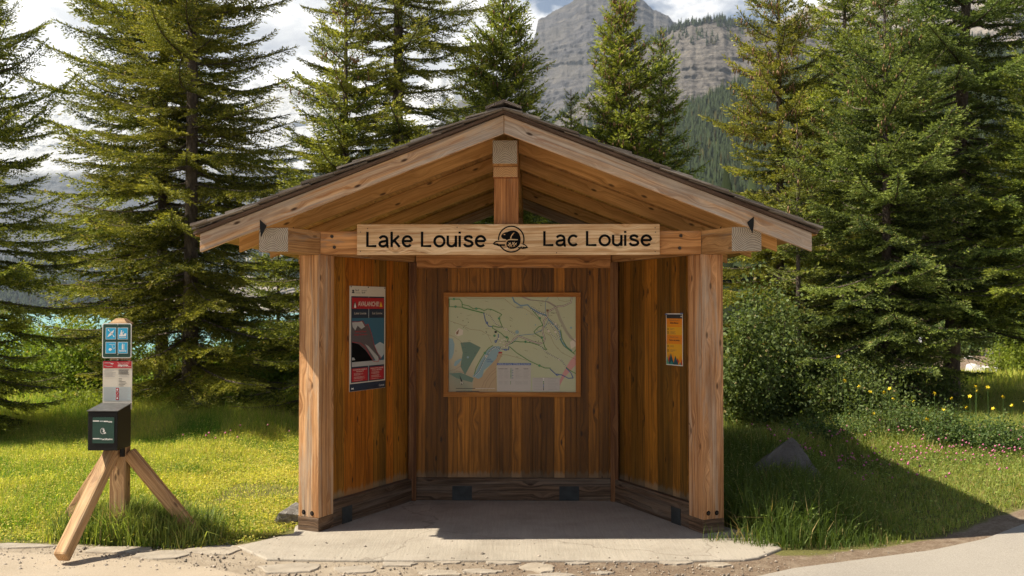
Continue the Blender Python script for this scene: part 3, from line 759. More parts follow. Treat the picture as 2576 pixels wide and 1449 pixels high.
ev, wd, H, EF = poster_frame('event_poster', 1, [(1676, 788), (1718, 789), (1678, 917.5)], .002, (0, 400, 0, 1160))
tag(ev, 'narrow orange and yellow paper event notice taped to the right side wall', 'poster')
mb = MB()
nseg = 8
for i in range(nseg):    # paper sheet, slightly wavy
    z0_, z1_ = H*i/nseg, H*(i+1)/nseg
    w0, w1 = .0015*math.sin(i*1.1), .0015*math.sin((i+1)*1.1)
    mb.face([(0, -.002, z0_), (wd, -.002, z0_), (wd, -.002, z1_), (0, -.002, z1_)], None, (1, 1, 1), M['white'])
pan = mb.build('paper', ev)
mb = MB()
EF.rect(mb, 12, 20, 388, 112, 1, M['text']); EF.rect(mb, 12, 112, 388, 250, 1, M['orange']); EF.rect(mb, 12, 250, 388, 305, 1, M['amber']); EF.rect(mb, 25, 262, 370, 300, 2, M['orange'])
EF.rect(mb, 12, 305, 388, 480, 1, M['amber']); EF.rect(mb, 12, 480, 388, 620, 1, M['orange']); EF.rect(mb, 12, 620, 388, 680, 2, M['orange']); EF.rect(mb, 12, 680, 388, 880, 1, M['amber']); EF.rect(mb, 12, 880, 388, 1140, 1, M['amber'])
EF.disc(mb, 368, 65, 16, 2, M['cream'])
for x0, xm, x1, yt, mt, ly in [(12, 25, 85, 960, 'sgreen', 5), (45, 75, 120, 900, 'red', 3), (65, 120, 200, 890, 'dteal', 4), (120, 165, 230, 890, 'orange', 2), (180, 225, 310, 940, 'dteal', 4), (230, 280, 340, 990, 'red', 3), (290, 345, 388, 900, 'orange', 4), (320, 340, 375, 1070, 'sgreen', 5), (350, 388, 388, 1000, 'red', 5), (100, 140, 180, 1060, 'teal', 5)]:
    EF.poly(mb, [(x0, 1140), (xm, yt), (x1, 1140)], ly, M[mt])
for y in [340, 362, 405, 427, 450, 720, 742, 810, 830, 850]:
    EF.rect(mb, 30, y, 75, y+8, 2, M['text']); EF.rect(mb, 105, y, 105+random.randint(60, 150), y+7, 2, M['brownline'])
mb.build('picture_print', pan)
SPLIT = pan; mb = MB()
EF.text(mb, 'Wednesday August 13', 80, 130, 330, 165, 3, M['brownline']); EF.text(mb, 'Îethka Makoce', 105, 195, 300, 228, 3, M['text'], .03)
EF.text(mb, 'Mercredi 13 août', 100, 505, 295, 545, 3, M['brownline']); EF.text(mb, 'Nation des Îethka', 80, 580, 330, 610, 3, M['text'], .03)
SPLIT = None
for x, y in [(-20, 10), (350, -12)]:
    mb = MB(); p = EF.P(x, y, 3); q = EF.P(x+60, y+22, 3)
    mb.box((p.x, p.y-.0008, q.z), (q.x, p.y, p.z), 0, M['blueline'], tint=(1, 1, 1)); mb.build('tape', ev)

# ------------------------------------------------------------------ signpost with permit box
SPX, SPY = px2x(306, 7.16), 7.16
spost = empty('signpost', (SPX, SPY, 0))
tag(spost, 'short wooden signpost on splayed legs carrying boating pictograms, a notice and a black permit box', 'signpost')
mb = MB(); mb.box((-.055, -.055, -.05), (.055, .055, 1.535), 2, M['log'], M['endfresh']); pst = mb.build('post', spost, bevel=.006)
mb = MB()
P = []
for i in range(8):
    top = bool(i & 4); k = .028 if top else .063
    P.append(((k if i & 1 else -k), (k if i & 2 else -k), 1.578 if top else 1.545))
mb.hexa(P, 0, M['log'], M['log']); mb.box((-.063, -.063, 1.535), (.063, .063, 1.547), 0, M['log']); mb.build('post_cap', pst, bevel=.002)
def beam_between(mb, a, b, w, h, mat, endmat, up=(0, 0, 1), chamfer=False):
    a = Vector(a); b = Vector(b); d = (b-a).normalized(); sx_ = d.cross(Vector(up)).normalized(); u_ = sx_.cross(d)
    P = []
    for i in range(8):
        c = b if i & 1 else a
        P.append(c + sx_*(w/2 if i & 2 else -w/2) + u_*(h/2 if i & 4 else -h/2))
    mb.hexa(P, 0, mat, endmat, tint=rt(.95, 1.1))
for top, foot in [((-.02, -.06, .66), (-.105, -.69, .035)), ((.06, -.0, .62), (.53, .06, .02)), ((-.05, .01, .63), (-.40, .13, .14))]:
    mb = MB(); beam_between(mb, top, foot, .090, .090, M['log'], M['endfresh']); lg = mb.build('leg', spost, bevel=.016)
# pictogram sign
sg_ = MB(); w_, h_ = .208, .247
zc = 1.64-(857-779)*7.09/F
xoff = px2x(295, 7.09)-SPX
def rrect(mb, cx, cz, w, h, r, y0, y1, mat, side_mat=None):
    pts = []
    for cxn, czn, a0 in ((w/2-r, h/2-r, 0), (-w/2+r, h/2-r, 90), (-w/2+r, -h/2+r, 180), (w/2-r, -h/2+r, 270)):
        for k in range(5): pts.append((cx+cxn+r*math.cos(R(a0+k*22.5)), cz+czn+r*math.sin(R(a0+k*22.5))))
    n = len(pts)
    mb.face([(p[0], y0, p[1]) for p in pts][::-1][::-1] if False else [(p[0], y0, p[1]) for p in pts], None, (1, 1, 1), mat)
    mb.face([(p[0], y1, p[1]) for p in pts[::-1]], None, (1, 1, 1), mat)
    for i in range(n):
        a, b = pts[i], pts[(i+1) % n]
        mb.face([(a[0], y0, a[1]), (b[0], y0, b[1]), (b[0], y1, b[1]), (a[0], y1, a[1])][::-1], None, (1, 1, 1), side_mat or mat)
rrect(sg_, xoff, zc, w_, h_, .014, -.070, -.064, M['white'])
rrect(sg_, xoff, zc, w_-.012, h_-.012, .010, -.0712, -.070, M['dkgreen'])
psn = sg_.build('pictogram_sign', spost)
KF = Flat((xoff-w_/2, -.0718, zc+h_/2), (1, 0, 0), (0, 0, 1), (0, -1, 0), w_, h_, 40, 355, 12, 382)
mb = MB(); Wt = M['white']
for x0, y0, x1, y1 in [(78, 58, 190, 183), (208, 58, 318, 183), (78, 210, 190, 333), (210, 210, 318, 333)]:
    KF.rect(mb, x0, y0, x1, y1, 1, Wt); KF.rect(mb, x0+4, y0+4, x1-4, y1-4, 2, M['cyan'])
KF.poly(mb, [(98, 160), (112, 130), (140, 100), (170, 82), (160, 110), (135, 140)], 3, Wt); KF.line(mb, [(105, 78), (170, 152)], 5, 3, Wt)
KF.poly(mb, [(102, 72), (114, 80), (118, 94), (106, 88)], 4, Wt); KF.poly(mb, [(158, 138), (170, 145), (176, 160), (164, 155)], 4, Wt)
KF.disc(mb, 249, 93, 8, 3, Wt); KF.poly(mb, [(240, 105), (258, 102), (262, 135), (236, 135)], 3, Wt); KF.line(mb, [(255, 110), (275, 105)], 5, 3, Wt); KF.line(mb, [(272, 95), (262, 135)], 3, 4, Wt)
KF.poly(mb, [(222, 132), (270, 135), (285, 118), (302, 120), (298, 148), (225, 150)], 3, Wt)
for y in (156, 162): KF.line(mb, [(225, y), (238, y+4), (250, y), (263, y+4), (276, y), (288, y+4), (300, y)], 3, 3, Wt)
KF.line(mb, [(120, 240), (135, 233), (150, 242), (165, 235), (178, 242)], 3.5, 3, Wt); KF.line(mb, [(148, 245), (165, 285), (175, 280), (174, 268)], 3.5, 3, Wt); KF.disc(mb, 128, 290, 15, 3, Wt); KF.poly(mb, [(140, 288), (150, 280), (148, 300)], 4, Wt)
KF.disc(mb, 262, 235, 7, 3, Wt); KF.rect(mb, 254, 244, 270, 290, 3, Wt); KF.line(mb, [(279, 232), (277, 300)], 4, 3, Wt)
for y in (296, 303, 309): KF.line(mb, [(226, y), (240, y+4), (254, y), (268, y+4), (282, y), (300, y+3)], 3.5, 3, Wt)
mb.build('pictograms', psn)
# notice panel
w2, h2 = .208, .348
zn = 1.64-(968-779)*7.09/F; xn = px2x(297, 7.09)-SPX
mb = MB(); rrect(mb, xn, zn, w2, h2, .006, -.068, -.063, M['cream']); ntc = mb.build('notice_panel', spost)
NF = Flat((xn-w2/2, -.0684, zn+h2/2), (1, 0, 0), (0, 0, 1), (0, -1, 0), w2, h2, 46, 360, 412, 922)
mb = MB()
NF.rect(mb, 47, 412, 359, 422, 1, M['black']); NF.rect(mb, 50, 420, 354, 493, 2, M['red'])
NF.rect(mb, 55, 688, 350, 830, 1, M['pgrey'])
for y in (697, 741, 785): NF.rect(mb, 189, y, 221, y+38, 2, M['red'])
NF.poly(mb, [(195, 712), (214, 704), (206, 728), (200, 728)], 3, Wt); NF.line(mb, [(196, 770), (214, 748)], 3, 3, Wt); NF.disc(mb, 205, 804, 9, 3, Wt)
NF.line(mb, [(205, 505), (205, 680)], 1.2, 1, M['ptext']); NF.line(mb, [(48, 885), (358, 885)], 1.5, 1, M['ptext'])
for y in range(515, 580, 9): NF.rect(mb, 55, y, 55+random.randint(90, 135), y+4, 2, M['ptext'])
for y in range(508, 560, 9): NF.rect(mb, 215, y, 215+random.randint(100, 132), y+4.5, 2, M['text'])
for y in range(566, 590, 8): NF.rect(mb, 217, y, 217+random.randint(90, 125), y+3, 2, M['ptext'])
for i, y in enumerate(range(600, 680, 15)): NF.rect(mb, 217, y, 222+[30, 28, 70, 82, 66, 48][i], y+4.5, 2, M['text'])
for y in range(696, 822, 8): NF.rect(mb, 60, y, 60+random.randint(80, 120), y+3, 2, M['ptext']); NF.rect(mb, 228, y, 228+random.randint(70, 115), y+3, 2, M['ptext']) 
NF.line(mb, [(66, 438), (130, 436)], 5, 3, M['pgrey']); NF.line(mb, [(66, 466), (100, 476), (150, 472)], 5, 3, M['pgrey'])
mb.build('notice_print', ntc)
SPLIT = ntc; mb = MB()
NF.text(mb, 'ory', 130, 434, 162, 450, 4, Wt, .03); NF.text(mb, "Permis d'autocertification", 206, 434, 332, 441, 4, Wt, .02)
NF.text(mb, 'obligatoires', 207, 450, 318, 468, 4, Wt, .03); NF.text(mb, 'pour embarcation et matériel', 207, 472, 345, 480, 4, Wt, .02)
NF.text(mb, 'Canada', 318, 414, 345, 420, 4, Wt)
SPLIT = None
for px, py in [(297, 817), (297, 892), (297, 905), (298, 1018)]:
    p = at(px, py, 7.087); mb = MB(); mb.cyl((p.x-SPX, -.066, p.z), (p.x-SPX, -.078, p.z), .006, .004, M['nickel'], 8); mb.build('screw', spost)
# permit box
bx = empty('permit_box', (0, 0, 0)); bx.parent = spost
xl = px2x(224, 6.86)-SPX; xr = px2x(298.5, 6.86)-SPX; zb, zt = .672, .938
mb = MB(); P = []
for i in range(8):
    back = bool(i & 2); P.append((xr if i & 1 else xl, -.056 if back else -.30, ((zt+.03) if back else zt) if i & 4 else zb))
mb.hexa(P, 0, M['blackmetal'], M['blackmetal'], tint=(1, 1, 1)); mb.build('body', bx, bevel=.004)
mb = MB(); P = []
for i in range(8):
    back = bool(i & 2); P.append((xr+.006 if i & 1 else xl-.006, -.058 if back else -.308, ((zt+.034) if back else zt+.003)+(.006 if i & 4 else 0)))
M['lid'] = plain('weathered black lid', (.11, .105, .10), .4, .2, var=.4, vscale=30)
mb.hexa(P, 0, M['lid'], M['lid'], tint=(1, 1, 1)); mb.build('lid', bx, bevel=.002)
cx_ = (xl+xr)/2+.006; wl = .148
mb = MB(); rrect(mb, cx_, .812, wl, .178, .006, -.3035, -.300, M['dkgreen']); pl = mb.build('label_plate', bx)
BF = Flat((cx_-wl/2, -.3039, .901), (1, 0, 0), (0, 0, 1), (0, -1, 0), wl, .178, 270, 397, 612, 752)
mb = MB()
BF.rect(mb, 273, 629, 309, 635, 2, Wt); BF.rect(mb, 313, 630, 334, 636, 2, M['pgrey']); BF.rect(mb, 336, 631, 362, 637, 2, Wt); mb.build('label_print', pl); mb = MB()
BF.rect(mb, 273, 724, 312, 730, 2, Wt); BF.rect(mb, 312, 725, 326, 731, 2, M['pgrey'])
SPLIT = pl; BF.text(mb, 'nits', 363, 630, 386, 640, 2, Wt, .03); BF.text(mb, 'certification', 326, 724, 389, 734, 2, Wt, .03); SPLIT = None
mb.build('label_print', pl); mb = MB()
BF.line(mb, [(330+12*math.cos(R(t)), 686+15*math.sin(R(t))) for t in range(40, 330, 20)], 4, 2, Wt)
BF.poly(mb, [(328, 675), (338, 674), (344, 684), (340, 692), (330, 692), (334, 684)], 2, Wt); BF.poly(mb, [(336, 698), (346, 690), (352, 697), (342, 702)], 3, Wt)
mb.build('emblem', pl)
mb = MB(); mb.box((.035, -.10, .60), (.065, -.075, .672), 2, M['blackmetal'], tint=(1, 1, 1)); mb.build('mounting_bracket', bx)
#@@NATURE
# ------------------------------------------------------------------ numpy noise
def _h(ix, iy, iz=0):
    n = (ix*374761393 + iy*668265263 + iz*2147483647) & 0xffffffff
    n = ((n ^ (n >> 13))*1274126177) & 0xffffffff
    return ((n ^ (n >> 16)) & 0xffff)/65535.0
def vnoise(x, y, seed=0):
    xi = np.floor(x).astype(np.int64); yi = np.floor(y).astype(np.int64)
    fx = x-xi; fy = y-yi; fx = fx*fx*(3-2*fx); fy = fy*fy*(3-2*fy)
    a = _h(xi, yi, seed); b = _h(xi+1, yi, seed); c = _h(xi, yi+1, seed); d = _h(xi+1, yi+1, seed)
    return (a*(1-fx)+b*fx)*(1-fy)+(c*(1-fx)+d*fx)*fy
def fbm(x, y, oct=5, seed=0):
    s = 0; a = .5; t = 0
    for o in range(oct):
        s = s+a*vnoise(x, y, seed+o*17); t += a; x = x*2.03+3.1; y = y*2.03+1.7; a *= .5
    return s/t
def ridged(x, y, oct=5, seed=0):
    s = 0; a = .5; t = 0
    for o in range(oct):
        s = s+a*(1-abs(2*vnoise(x, y, seed+o*13)-1)); t += a; x = x*2.1+5.2; y = y*2.1+2.3; a *= .5
    return s/t
def sstep(a, b, x): t = np.clip((x-a)/(b-a), 0, 1); return t*t*(3-2*t)

def np_mesh(name, V, Fq, mats, col=None, smooth=False, matidx=None):
    """V (n,3); Fq (m,k) constant face size"""
    me = bpy.data.meshes.new(name)
    V = np.ascontiguousarray(V, dtype=np.float32); Fq = np.ascontiguousarray(Fq, dtype=np.int32)
    m, k = Fq.shape
    me.vertices.add(len(V)); me.vertices.foreach_set('co', V.ravel())
    me.loops.add(m*k); me.loops.foreach_set('vertex_index', Fq.ravel())
    me.polygons.add(m); me.polygons.foreach_set('loop_start', np.arange(0, m*k, k, dtype=np.int32))
    me.polygons.foreach_set('loop_total', np.full(m, k, dtype=np.int32))
    if matidx is not None: me.polygons.foreach_set('material_index', np.asarray(matidx, dtype=np.int32))
    if smooth: me.polygons.foreach_set('use_smooth', np.ones(m, dtype=bool))
    for mt in mats: me.materials.append(mt)
    if col is not None:
        ca = me.color_attributes.new('tint', 'FLOAT_COLOR', 'POINT')
        c4 = np.ones((len(V), 4), dtype=np.float32); c4[:, :3] = col
        ca.data.foreach_set('color', c4.ravel())
    me.update(calc_edges=True); me.validate()
    return me

# ------------------------------------------------------------------ ground
GL = [(-2600, 1356), (0, 1357), (150, 1360), (400, 1373), (500, 1374), (600, 1362), (700, 1345), (745, 1337)]
GLp = sorted([gp(*p) for p in GL]); GRp = sorted([gp(x, y, .05) for x, y in [(1830, 1345), (1930, 1362), (2018, 1372), (2147, 1356), (2370, 1335), (2520, 1299), (2600, 1288), (4200, 1150)]])
def near_edge(X):
    l = np.interp(X, [p[0] for p in GLp], [p[1] for p in GLp]); r = np.interp(X, [p[0] for p in GRp], [p[1] for p in GRp])
    return np.where(X < 0, l, r)
def gz(X, Y):
    X = np.asarray(X, dtype=float); Y = np.asarray(Y, dtype=float)
    z = -.018 + .14*sstep(2.4, 4.6, X)*sstep(5, 7.5, Y)
    z = z + .05*(fbm(X*.5+40, Y*.5, 4, 3)-.5)*sstep(7.6, 10, Y)
    left = -2.6*sstep(17, 70, Y); right = -.75*sstep(18, 34, Y)+.02*np.clip(Y-60, 0, 400)
    w = sstep(3, 14, X-.04*(Y-16))
    far = left*(1-w)+right*w
    lakeb = -4*sstep(75, 130, Y)*(1-sstep(0, 25, X-.05*Y))
    return z+far+lakeb
xs = np.unique(np.concatenate([np.linspace(-9, 9, 150), np.linspace(-60, 60, 80), np.linspace(-400, 400, 60), np.linspace(-6000, 6000, 40)]))
ys = np.unique(np.concatenate([np.linspace(-8, 18, 150), np.linspace(18, 90, 80), np.linspace(90, 700, 60), np.linspace(700, 8000, 30)]))
GX, GY = np.meshgrid(xs, ys)
GZ = gz(GX, GY)
V = np.stack([GX.ravel(), GY.ravel(), GZ.ravel()], 1)
nx, ny = len(xs), len(ys); I = np.arange(nx*ny).reshape(ny, nx)
Fq = np.stack([I[:-1, :-1].ravel(), I[:-1, 1:].ravel(), I[1:, 1:].ravel(), I[1:, :-1].ravel()], 1)
m, nt, b_ = new_mat('soil')
tc = N(nt, 'ShaderNodeTexCoord'); O = tc.outputs['Object']
n1 = noise(nt, O, .9, 5, .6); n2 = noise(nt, O, 60, 6, .75); n3 = noise(nt, O, 9, 5, .65)
soil = ramp(nt, n2, [(.3, (.10, .065, .042)), (.55, (.23, .165, .115)), (.75, (.42, .33, .245))]).outputs[0]
soil = mixc(nt, ramp(nt, n3, [(.45, (0, 0, 0)), (.65, (.75, .75, .75))]).outputs[0], soil, (.29, .225, .16))
sand = ramp(nt, n3, [(.3, (.33, .265, .195)), (.7, (.43, .355, .27))]).outputs[0]
turf = ramp(nt, n2, [(.3, (.07, .075, .02)), (.6, (.20, .18, .06)), (.8, (.32, .26, .12))]).outputs[0]
av_ = N(nt, 'ShaderNodeAttribute'); av_.attribute_name = 'tint'
se = N(nt, 'ShaderNodeSeparateColor'); L(nt, av_.outputs['Color'], se.inputs[0])
c = mixc(nt, mth(nt, 'ADD', se.outputs[1], mth(nt, 'MULTIPLY', mth(nt, 'SUBTRACT', n3, .5), .5), True), soil, sand)
tf = ramp(nt, mth(nt, 'ADD', se.outputs[0], mth(nt, 'MULTIPLY', mth(nt, 'SUBTRACT', n3, .5), .9)), [(.4, (0, 0, 0)), (.6, (1, 1, 1))])
c = mixc(nt, tf.outputs[0], c, turf)
L(nt, c, b_.inputs['Base Color']); b_.inputs['Roughness'].default_value = .95; b_.inputs['Specular IOR Level'].default_value = .15
bump(nt, b_, mth(nt, 'ADD', n2, n3), .012)
M['soil'] = m
grassm = sstep(-.12, .12, GY-near_edge(GX)); sandm = sstep(.3, -.9, GX)
cc = np.stack([grassm.ravel(), sandm.ravel(), np.zeros(GX.size)], 1)
g_ = link('ground', np_mesh('ground', V, Fq, [M['soil']], cc, True)); tag(g_, kind='structure')

# slab
m, nt, b_ = new_mat('concrete')
tc = N(nt, 'ShaderNodeTexCoord'); O = tc.outputs['Object']
n1 = noise(nt, O, 1.3, 6, .6); n2 = noise(nt, O, 90, 4, .7); n3 = noise(nt, mapping(nt, O, (60, 2.5, 1)), 1, 4, .6)
cr = ramp(nt, n1, [(.3, (.27, .235, .19)), (.5, (.35, .31, .255)), (.72, (.42, .37, .31))]).outputs[0]
cr = mixc(nt, .22, cr, ramp(nt, n2, [(.35, (.2, .16, .12)), (.6, (.62, .54, .44))]).outputs[0])
cr = mixc(nt, .08, cr, ramp(nt, n3, [(.4, (.2, .17, .13)), (.6, (.6, .5, .4))]).outputs[0])
sp_ = noise(nt, O, 7, 6, .75)
cr = mixc(nt, mth(nt, 'MULTIPLY', ramp(nt, sp_, [(.62, (0, 0, 0)), (.72, (1, 1, 1))]).outputs[0], .35), cr, (.24, .185, .14))
vc = N(nt, 'ShaderNodeTexVoronoi'); vc.feature = 'DISTANCE_TO_EDGE'; vc.inputs['Scale'].default_value = .55
wv = N(nt, 'ShaderNodeVectorMath'); wv.operation = 'ADD'; nz3 = N(nt, 'ShaderNodeTexNoise'); nz3.inputs['Scale'].default_value = 3.0; nz3.inputs['Detail'].default_value = 6; L(nt, O, nz3.inputs['Vector'])
sc3 = N(nt, 'ShaderNodeVectorMath'); sc3.operation = 'SCALE'; sc3.inputs['Scale'].default_value = .35; L(nt, nz3.outputs['Color'], sc3.inputs[0]); L(nt, O, wv.inputs[0]); L(nt, sc3.outputs[0], wv.inputs[1]); L(nt, wv.outputs[0], vc.inputs['Vector'])
cr = mixc(nt, mth(nt, 'MULTIPLY', ramp(nt, vc.outputs['Distance'], [(.0, (1, 1, 1)), (.004, (0, 0, 0))]).outputs[0], .55), cr, (.12, .095, .075))
st2 = noise(nt, O, 2.2, 7, .7)
cr = mixc(nt, mth(nt, 'MULTIPLY', ramp(nt, st2, [(.48, (0, 0, 0)), (.66, (1, 1, 1))]).outputs[0], .4), cr, (.21, .175, .14))
L(nt, cr, b_.inputs['Base Color']); b_.inputs['Roughness'].default_value = .9; b_.inputs['Specular IOR Level'].default_value = .2
bump(nt, b_, mth(nt, 'ADD', mth(nt, 'ADD', n2, n3), n1), .003); M['concrete'] = m
slab = [gp(600, 1369), gp(674, 1401), gp(900, 1404), gp(1300, 1404), gp(1700, 1405), gp(1870, 1402), gp(1905, 1397), gp(1963, 1374), (1.82, 7.25), (1.6, 7.6), (1.0, 9.4), (1.75, 11.2), (1.7, 11.8), (-1.7, 11.8), (-1.75, 11.2), (-1.0, 9.4), (-1.65, 7.6), gp(742, 1337)]
bm = bmesh.new(); top = [bm.verts.new((x, y, 0)) for x, y in slab]; bot = [bm.verts.new((x, y, -.12)) for x, y in slab]
bm.faces.new(top); n = len(slab)
for i in range(n): bm.faces.new((top[i], bot[i], bot[(i+1) % n], top[(i+1) % n]))
bm.normal_update()
if bm.faces[:][0].normal.z < 0: bmesh.ops.reverse_faces(bm, faces=bm.faces)
me = bpy.data.meshes.new('concrete_slab'); bm.to_mesh(me); bm.free(); me.materials.append(M['concrete'])
o = link('concrete_slab', me); tag(o, kind='structure')
bv = o.modifiers.new('b', 'BEVEL'); bv.width = .012; bv.segments = 3; bv.limit_method = 'ANGLE'; bv.angle_limit = R(50)

# paved path, right and (continuing) left
m, nt, b_ = new_mat('path paving')
tc = N(nt, 'ShaderNodeTexCoord'); O = tc.outputs['Object']
n1 = noise(nt, O, .8, 5, .6); n2 = noise(nt, O, 120, 4, .8)
cr = ramp(nt, n1, [(.3, (.28, .25, .215)), (.7, (.35, .315, .27))]).outputs[0]
cr = mixc(nt, .3, cr, ramp(nt, n2, [(.35, (.17, .14, .115)), (.62, (.6, .53, .45))]).outputs[0])
L(nt, cr, b_.inputs['Base Color']); b_.inputs['Roughness'].default_value = .9; b_.inputs['Specular IOR Level'].default_value = .2
bump(nt, b_, mth(nt, 'ADD', n2, n1), .004); M['path'] = m
edge = [gp(1560, 1500), gp(1800, 1449), gp(1880, 1434), gp(1980, 1412), gp(2070, 1393, .02), gp(2180, 1368, .05), gp(2320, 1344, .08), gp(2450, 1322, .1), gp(2576, 1291, .11), (5.2, 8.9), (7.5, 10.0), (12, 11.5)]
bm = bmesh.new(); rows = []
for i, (x, y) in enumerate(edge):
    r_ = []
    for k in range(24):
        t = (k/23)**1.5; yy = y-(y+6)*t
        jit = (mnoise.noise((x*3, y*3, 0))*.02) if k == 0 else 0
        r_.append(bm.verts.new((x+(1.5*t if i == 0 else 0)*0, yy+jit, float(gz(x, yy))+.014 - (.05 if k == 0 else 0))))
    rows.append(r_)
for i in range(len(rows)-1):
    for k in range(23): bm.faces.new((rows[i][k], rows[i][k+1], rows[i+1][k+1], rows[i+1][k]))
bmesh.ops.recalc_face_normals(bm, faces=bm.faces)
me = bpy.data.meshes.new('path'); bm.to_mesh(me); bm.free(); me.materials.append(M['path'])
if me.polygons[0].normal.z < 0: me.flip_normals()
o = link('path', me); tag(o, kind='structure')
for p in me.polygons: p.use_smooth = True

# sandy path at the left
edge = [(-9, 6.95), (-6, 6.9), gp(0, 1362), gp(250, 1372), gp(420, 1386), gp(560, 1400), gp(640, 1420), gp(800, 1440), gp(1000, 1460), gp(1200, 1500)]
bm = bmesh.new(); rows = []
for i, (x, y) in enumerate(edge):
    rows.append([bm.verts.new((x, y-(y+6)*((k/15)**1.5), -.018+.007-(.03 if k == 0 else 0))) for k in range(16)])
for i in range(len(rows)-1):
    for k in range(15): bm.faces.new((rows[i][k], rows[i+1][k], rows[i+1][k+1], rows[i][k+1]))
me = bpy.data.meshes.new('sandy_path'); bm.normal_update(); bm.to_mesh(me); bm.free()
if me.polygons[0].normal.z < 0: me.flip_normals()
m, nt, b_ = new_mat('sandy paving')
tc = N(nt, 'ShaderNodeTexCoord'); O = tc.outputs['Object']
n1 = noise(nt, O, 1.8, 5, .6); n2 = noise(nt, O, 100, 5, .8)
cr = ramp(nt, n1, [(.3, (.34, .275, .20)), (.7, (.44, .36, .27))]).outputs[0]
cr = mixc(nt, .25, cr, ramp(nt, n2, [(.35, (.2, .15, .11)), (.62, (.65, .55, .43))]).outputs[0])
L(nt, cr, b_.inputs['Base Color']); b_.inputs['Roughness'].default_value = .95; b_.inputs['Specular IOR Level'].default_value = .15
bump(nt, b_, n2, .004); M['sandy'] = m; me.materials.append(m)
o = link('sandy_path', me); tag(o, kind='structure')

# flagstones set in the dirt
m, nt, b_ = new_mat('flagstone')
tc = N(nt, 'ShaderNodeTexCoord'); O = tc.outputs['Object']; oi = N(nt, 'ShaderNodeObjectInfo')
n1 = noise(nt, O, 6, 6, .65); n2 = noise(nt, O, 45, 4, .7)
cr = ramp(nt, n1, [(.3, (.25, .20, .15)), (.5, (.36, .30, .23)), (.7, (.44, .37, .29))]).outputs[0]
cr = mixc(nt, mth(nt, 'MULTIPLY', oi.outputs['Random'], .45), cr, (.30, .27, .235))
L(nt, cr, b_.inputs['Base Color']); b_.inputs['Roughness'].default_value = .85
bump(nt, b_, mth(nt, 'ADD', n1, n2), .006); M['flag'] = m
def flagstone(px, py, wx, wy, seed, z=-.02):
    cx, cy = gp(px, py, z); rx = wx/F*cy/2; ry = wy*cy*cy/(F*CAMZ)/2
    rng = random.Random(seed); n = rng.choice([7, 8, 9]); pts = []
    for i in range(n):
        a = 6.28318*(i+rng.uniform(-.25, .25))/n; k = rng.uniform(.72, 1.12)
        pts.append((rx*k*math.cos(a), ry*k*math.sin(a)))
    bm = bmesh.new()
    # subdivide outline with a little roughness
    fine = []
    for i in range(n):
        a, b = pts[i], pts[(i+1) % n]
        for t in (0, .33, .66):
            fine.append((a[0]+(b[0]-a[0])*t+rng.uniform(-.01, .01), a[1]+(b[1]-a[1])*t+rng.uniform(-.008, .008)))
    top = [bm.verts.new((x*.97, y*.97, .010+rng.uniform(-.001, .001))) for x, y in fine]
    mid = [bm.verts.new((x, y, .003)) for x, y in fine]; bot = [bm.verts.new((x, y, -.05)) for x, y in fine]
    bm.faces.new(top); q = len(fine)
    for i in range(q):
        j = (i+1) % q
        bm.faces.new((top[i], mid[i], mid[j], top[j])); bm.faces.new((mid[i], bot[i], bot[j], mid[j]))
    me = bpy.data.meshes.new('flagstone'); bm.to_mesh(me); bm.free(); me.materials.append(M['flag'])
    return link('flagstone', me, None, (cx, cy, -.018))
flags = [(545, 1383, 150, 26, 'cream flagstone just left of the slab corner'), (415, 1395, 150, 26, 'grey flagstone crossed by the signpost shadow'), (300, 1383, 190, 16, 'thin sandy flagstone in front of the signpost legs'),
 (740, 1428, 170, 30, 'wide pale flagstone under the left end of the slab edge'), (900, 1432, 120, 22, 'low sandy flagstone left of the middle in the dirt strip'), (1010, 1418, 100, 13, 'narrow flagstone touching the slab edge left of centre'),
 (1100, 1441, 130, 16, 'wedge-shaped flagstone cut by the picture bottom left of centre'), (1130, 1413, 70, 8, 'small thin flagstone against the slab below the alcove shadow'), (1210, 1436, 110, 12, 'broad low flagstone below the middle of the slab'),
 (1265, 1414, 90, 11, 'tan flagstone beside the slab directly under the map'), (1355, 1427, 100, 22, 'pale squarish flagstone right of centre in the dirt'), (1395, 1446, 130, 14, 'grey rounded flagstone at the bottom edge'),
 (1450, 1416, 60, 7, 'tiny thin flagstone half buried in brown dirt'), (1510, 1440, 60, 8, 'small buried flagstone near the paved path'), (1700, 1414, 90, 12, 'bright flagstone with a raised dark edge in the dirt'), (1800, 1420, 80, 12, 'last flagstone before the paved path'),
 (60, 1372, 170, 12, 'sandy flagstone at the grass edge by the left border')]
for k, (px, py, wx, wy, lab) in enumerate(flags):
    o = flagstone(px, py, wx, wy, 50+k); tag(o, lab, 'flagstone', 'flagstones set in the dirt in front of the slab')

